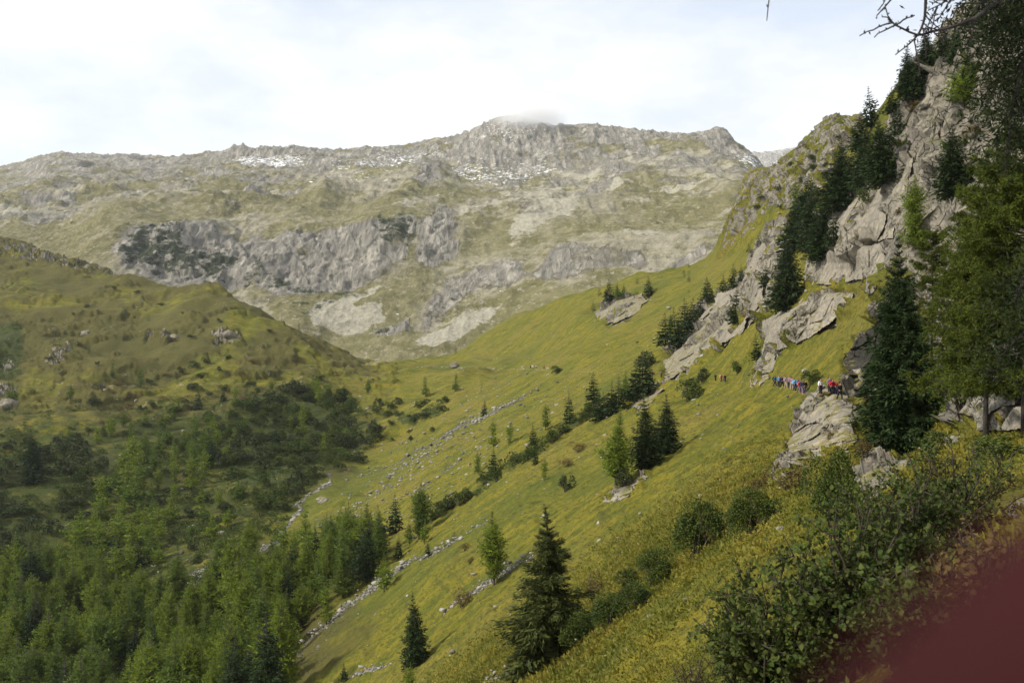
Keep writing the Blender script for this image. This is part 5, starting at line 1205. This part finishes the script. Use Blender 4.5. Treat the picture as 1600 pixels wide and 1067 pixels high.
def from_joints(name, J, E, Rr, keep, m, grow=0.0, sub=1):
    ks = [k for k in J if keep(k)]; ix = {k: i for i, k in enumerate(ks)}
    g = lambda r: tuple(x + grow for x in r) if isinstance(r, tuple) else r + grow
    return skinned(name, [J[k] for k in ks], [(ix[a], ix[b_]) for a, b_ in E if a in ix and b_ in ix], [g(Rr[k]) for k in ks], m, sub)
POSES = [(0.0, .05, .02), (.30, .12, .05), (-.26, .16, .07), (.12, .05, .03)]
BODY = []
for ps_ in POSES:
    J, E, Rr = skeleton(ps_)
    body = from_joints('body', J, E, Rr, lambda k: True, M_SKIN)
    jk = {k: v for k, v in J.items()}; 
    jacket = from_joints('jacket', J, E, Rr, lambda k: k in ('hip', 'belly', 'chest') or k[:2] in ('sh', 'el', 'wr'), M_SKIN, .022)
    trousers = from_joints('trousers', J, E, Rr, lambda k: k in ('hip',) or k[:2] in ('th', 'kn', 'an'), M_SKIN, .018)
    boots = from_joints('boots', J, E, Rr, lambda k: k[:2] in ('anL', 'toL') or k in ('anL', 'toL'), M_SKIN, .02)
    hj = {'a': (0, -ps_[2] + .02, 1.60), 'b': (0, -ps_[2] + .03, 1.68), 'c': (0, -ps_[2] + .045, 1.55)}
    hair = from_joints('hair', hj, [('b', 'a'), ('a', 'c')], {'a': (.088, .085), 'b': (.075, .082), 'c': (.07, .05)}, lambda k: True, M_HAIR)
    BODY.append((body, jacket, trousers, hair, J))
def backpack():
    bm = bmesh.new(); bmesh.ops.create_cube(bm, size=1)
    for v in bm.verts: v.co.x *= .30 * (1 - .12 * (v.co.z > 0)); v.co.y = v.co.y * .20 + .23 + .02 * (v.co.z < 0); v.co.z = v.co.z * .50 + 1.24
    bmesh.ops.bevel(bm, geom=bm.edges[:], offset=.05, segments=3, affect='EDGES')
    r = bmesh.ops.create_cube(bm, size=1); 
    for v in r['verts']: v.co.x *= .22; v.co.y = v.co.y * .07 + .355; v.co.z = v.co.z * .18 + 1.12
    for s in (-1, 1):
        r = bmesh.ops.create_cube(bm, size=1)
        for v in r['verts']: v.co.x = v.co.x * .05 + s * .11; v.co.y = v.co.y * .34; v.co.z = v.co.z * .03 + 1.46
    me = bpy.data.meshes.new('backpack'); bm.to_mesh(me); bm.free(); return me
PACK = backpack(); CM = {}
def cm(c):
    if c not in CM: CM[c] = plain('cloth_%d' % len(CM), c)
    return CM[c]
def person(x, vb, jac, tro, label, pose=0, rz=0.0, pack=None, group=None, hat=None, hgt=1.0):
    loc, n = hit(x, vb)
    if loc is None: return
    # stand on whatever is there, outcrops included
    e = empty('person', loc, label, 'person', group, rz, (hgt,) * 3)
    body, jk, tr, hair, J = BODY[pose]
    part('body', body, e)
    for nm, me, c in (('jacket', jk, jac), ('trousers', tr, tro), ('hair', hair, hat or (.06, .035, .02))):
        key = nm + str(pose) + str(c); m2 = bpy.data.meshes.get(key)
        if m2 is None: m2 = me.copy(); m2.name = key; m2.materials.clear(); m2.materials.append(cm(c))
        part(nm if not (nm == 'hair' and hat) else 'hat', m2, e)
    if pack:
        key = 'pack' + str(pack); m2 = bpy.data.meshes.get(key)
        if m2 is None: m2 = PACK.copy(); m2.name = key; m2.materials.clear(); m2.materials.append(cm(pack))
        part('backpack', m2, e)
    return e
BLUE, LBL, DK, RED, WHT, MAU, BEI, NAVY, TEAL = (.06, .17, .36), (.17, .34, .48), (.015, .015, .02), (.40, .018, .03), (.75, .75, .75), (.22, .14, .20), (.33, .27, .22), (.02, .025, .07), (.02, .12, .16)
for a in [
 (1211,605,TEAL,DK,'hiker in a dark teal jacket at the far left end of the blue group',1,.9,DK), (1217,606,BLUE,DK,'hiker in a bright blue jacket, second from the left end of the group',0,-.6,BLUE),
 (1222,607,DK,DK,'hiker in black just behind the bright blue jacket',2,.8,NAVY), (1228,607,BEI,BEI,'hiker in beige in the middle of the group on the path',1,.8,MAU),
 (1233,608,MAU,DK,'hiker in mauve right of the beige one',0,-.4,BEI), (1237,609,MAU,BEI,'hiker with mauve jacket and light trousers left of the light blue jacket',3,2.5,None),
 (1242,612,LBL,NAVY,'hiker in a light blue jacket, front of the group',1,.7,LBL), (1246,612,BLUE,DK,'hiker in a blue jacket half hidden behind the light blue one',2,.8,None),
 (1250,615,RED,MAU,'hiker with a red top and greyish trousers in the group of blue jackets',0,.5,MAU), (1254,616,NAVY,MAU,'hiker in navy jacket second from the right end of the group',3,.6,DK),
 (1258,616,DK,NAVY,'hiker in black at the right end of the blue group',1,.5,DK), (1282,617,WHT,DK,'hiker in a white top and dark trousers standing alone between the groups',0,.4,DK),
 (1296,614,MAU,DK,'hiker in dull crimson left of the two red jackets',0,.3,None), (1300,618,RED,DK,'left one of two hikers in red jackets above the slab',1,.4,RED), (1305,619,RED,NAVY,'right one of two hikers in red jackets above the slab',3,-.3,None),
 (1312,626,DK,DK,'tallest looking hiker, all in black, nearest on the path',2,.3,DK,1.05),
 (1127,597,RED,DK,'lone hiker in red by the pale rock far along the path',1,.5,WHT), (1118,596,DK,DK,'hiker in dark clothes left of the lone red one far along the path',0,.6,None), (1133,598,DK,NAVY,'hiker in navy trousers right of the lone red one far along the path',0,.6,DK),
 (1019,589,RED,DK,'distant hiker in red by the foot of the dark spruces',1,.5,None), (1033,590,MAU,DK,'distant hiker in mauve right of the spruces',0,.5,None),
 (850,577,RED,DK,'very distant hiker in red on the path crossing the slope',0,.5,None), (838,576,WHT,DK,'very distant hiker in white on the path crossing the slope',1,.5,None), (829,576,DK,DK,'very distant hiker in black on the path crossing the slope',0,.5,None)]:
    person(a[0], a[1], a[2], a[3], a[4], a[5], a[6], a[7], 'hikers on the mountain path', hgt=a[8] if len(a) > 8 else 1.0)

# ------------------------------------------------------------------ the hand that strays in front of the lens
def w3(x, y, d): return ((x - 800) / F * d, d, (HOR - y) / F * d)
hm = plain('shade_dark_skin', (.034, .0105, .011), .7)  # finger's backlit shade put into a near-black red skin colour
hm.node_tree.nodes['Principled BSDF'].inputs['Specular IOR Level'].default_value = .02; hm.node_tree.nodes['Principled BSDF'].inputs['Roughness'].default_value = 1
t0 = w3(1250, 1370, .046)
J = {'knuckle': (.078, .046, .020), 'joint': (.050, .047, -.0005), 'joint_end': w3(1572, 1165, .046), 'tip': w3(1412, 1290, .046), 'end': w3(1352, 1340, .047)}
E = [('knuckle', 'joint'), ('joint', 'joint_end'), ('joint_end', 'tip'), ('tip', 'end')]
Rr = {'knuckle': .0105, 'joint': .0092, 'joint_end': .0086, 'tip': .0078, 'end': .005}
J['palm'] = (.098, .020, .018); J['heel'] = (.118, -.015, .0); J['wrist'] = (.128, -.045, -.03); J['arm'] = (.15, -.16, -.14)
E += [('palm', 'knuckle'), ('heel', 'palm'), ('wrist', 'heel'), ('arm', 'wrist')]; Rr.update({'palm': (.016, .022), 'heel': (.022, .026), 'wrist': .026, 'arm': .036})
for i, L in enumerate((.036, .032, .026)):
    z = -.008 - .024 * i; k0 = (.094, .040 - .006 * i, z + .012); k1 = (.074, .052 - .004 * i, z - .022); k2 = (.082 + .004 * i, .046, z - .022 - L * .7); k3 = (.092, .034, z - .026 - L * .9)
    for q, kk in enumerate((k0, k1, k2, k3)): J['f%d%d' % (i, q)] = kk; Rr['f%d%d' % (i, q)] = (.010, .0092, .0085, .007)[q]
    E += [('palm', 'f%d0' % i), ('f%d0' % i, 'f%d1' % i), ('f%d1' % i, 'f%d2' % i), ('f%d2' % i, 'f%d3' % i)]
for q, kk in enumerate(((.100, -.01, .035), (.080, -.028, .045), (.060, -.040, .048))): J['t%d' % q] = kk; Rr['t%d' % q] = (.013, .011, .009)[q]
E += [('heel', 't0'), ('t0', 't1'), ('t1', 't2')]
ks = ['wrist'] + [k for k in J if k != 'wrist']; ix = {k: i for i, k in enumerate(ks)}
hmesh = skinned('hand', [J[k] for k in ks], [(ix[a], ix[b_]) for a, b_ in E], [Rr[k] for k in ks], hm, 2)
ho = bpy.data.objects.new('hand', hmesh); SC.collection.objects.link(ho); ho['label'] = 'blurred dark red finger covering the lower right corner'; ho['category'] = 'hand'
# ------------------------------------------------------------------ mist on the summit
m, nt = mat('summit_mist'); b = NB(nt); t = b.n('ShaderNodeTexCoord')
ln = b.n('ShaderNodeVectorMath', operation='LENGTH'); b.l(t.outputs['Object'], ln.inputs[0])
dn = b.math('MULTIPLY', b.mapr(ln.outputs['Value'], .25, 1.0, 1, 0), b.mapr(b.noise(t.outputs['Object'], 2.2, 4, .6), .28, .55))
pv = b.n('ShaderNodeVolumePrincipled'); pv.inputs['Color'].default_value = (1, 1, 1, 1); pv.inputs['Anisotropy'].default_value = 0; b.l(b.math('MULTIPLY', dn, .024), pv.inputs['Density'])
om = b.n('ShaderNodeOutputMaterial'); b.l(pv.outputs[0], om.inputs['Volume'])
bm = bmesh.new(); bmesh.ops.create_icosphere(bm, subdivisions=3, radius=1); me = bpy.data.meshes.new('summit_mist'); bm.to_mesh(me); bm.free(); me.materials.append(m)
o = bpy.data.objects.new('summit_mist', me); SC.collection.objects.link(o); o['kind'] = 'stuff'; o['label'] = 'thin cloud clinging to the summit'
o.location = w3(830, 184, 2210); o.scale = (120, 110, 66)
# ------------------------------------------------------------------ air
m, nt = mat('mountain_air'); pv = nt.nodes.new('ShaderNodeVolumePrincipled'); pv.inputs['Color'].default_value = (0.90, 0.94, 1, 1)
pv.inputs['Density'].default_value = 0.00004; pv.inputs['Anisotropy'].default_value = 0.2
om = nt.nodes.new('ShaderNodeOutputMaterial'); nt.links.new(pv.outputs[0], om.inputs['Volume'])
bm = bmesh.new(); bmesh.ops.create_cube(bm, size=1)
me = bpy.data.meshes.new('haze'); bm.to_mesh(me); bm.free(); me.materials.append(m)
hz = bpy.data.objects.new('haze', me); SC.collection.objects.link(hz); hz['kind'] = 'stuff'
hz.scale = (9000, 7200, 2400); hz.location = (0, 3400, 350)
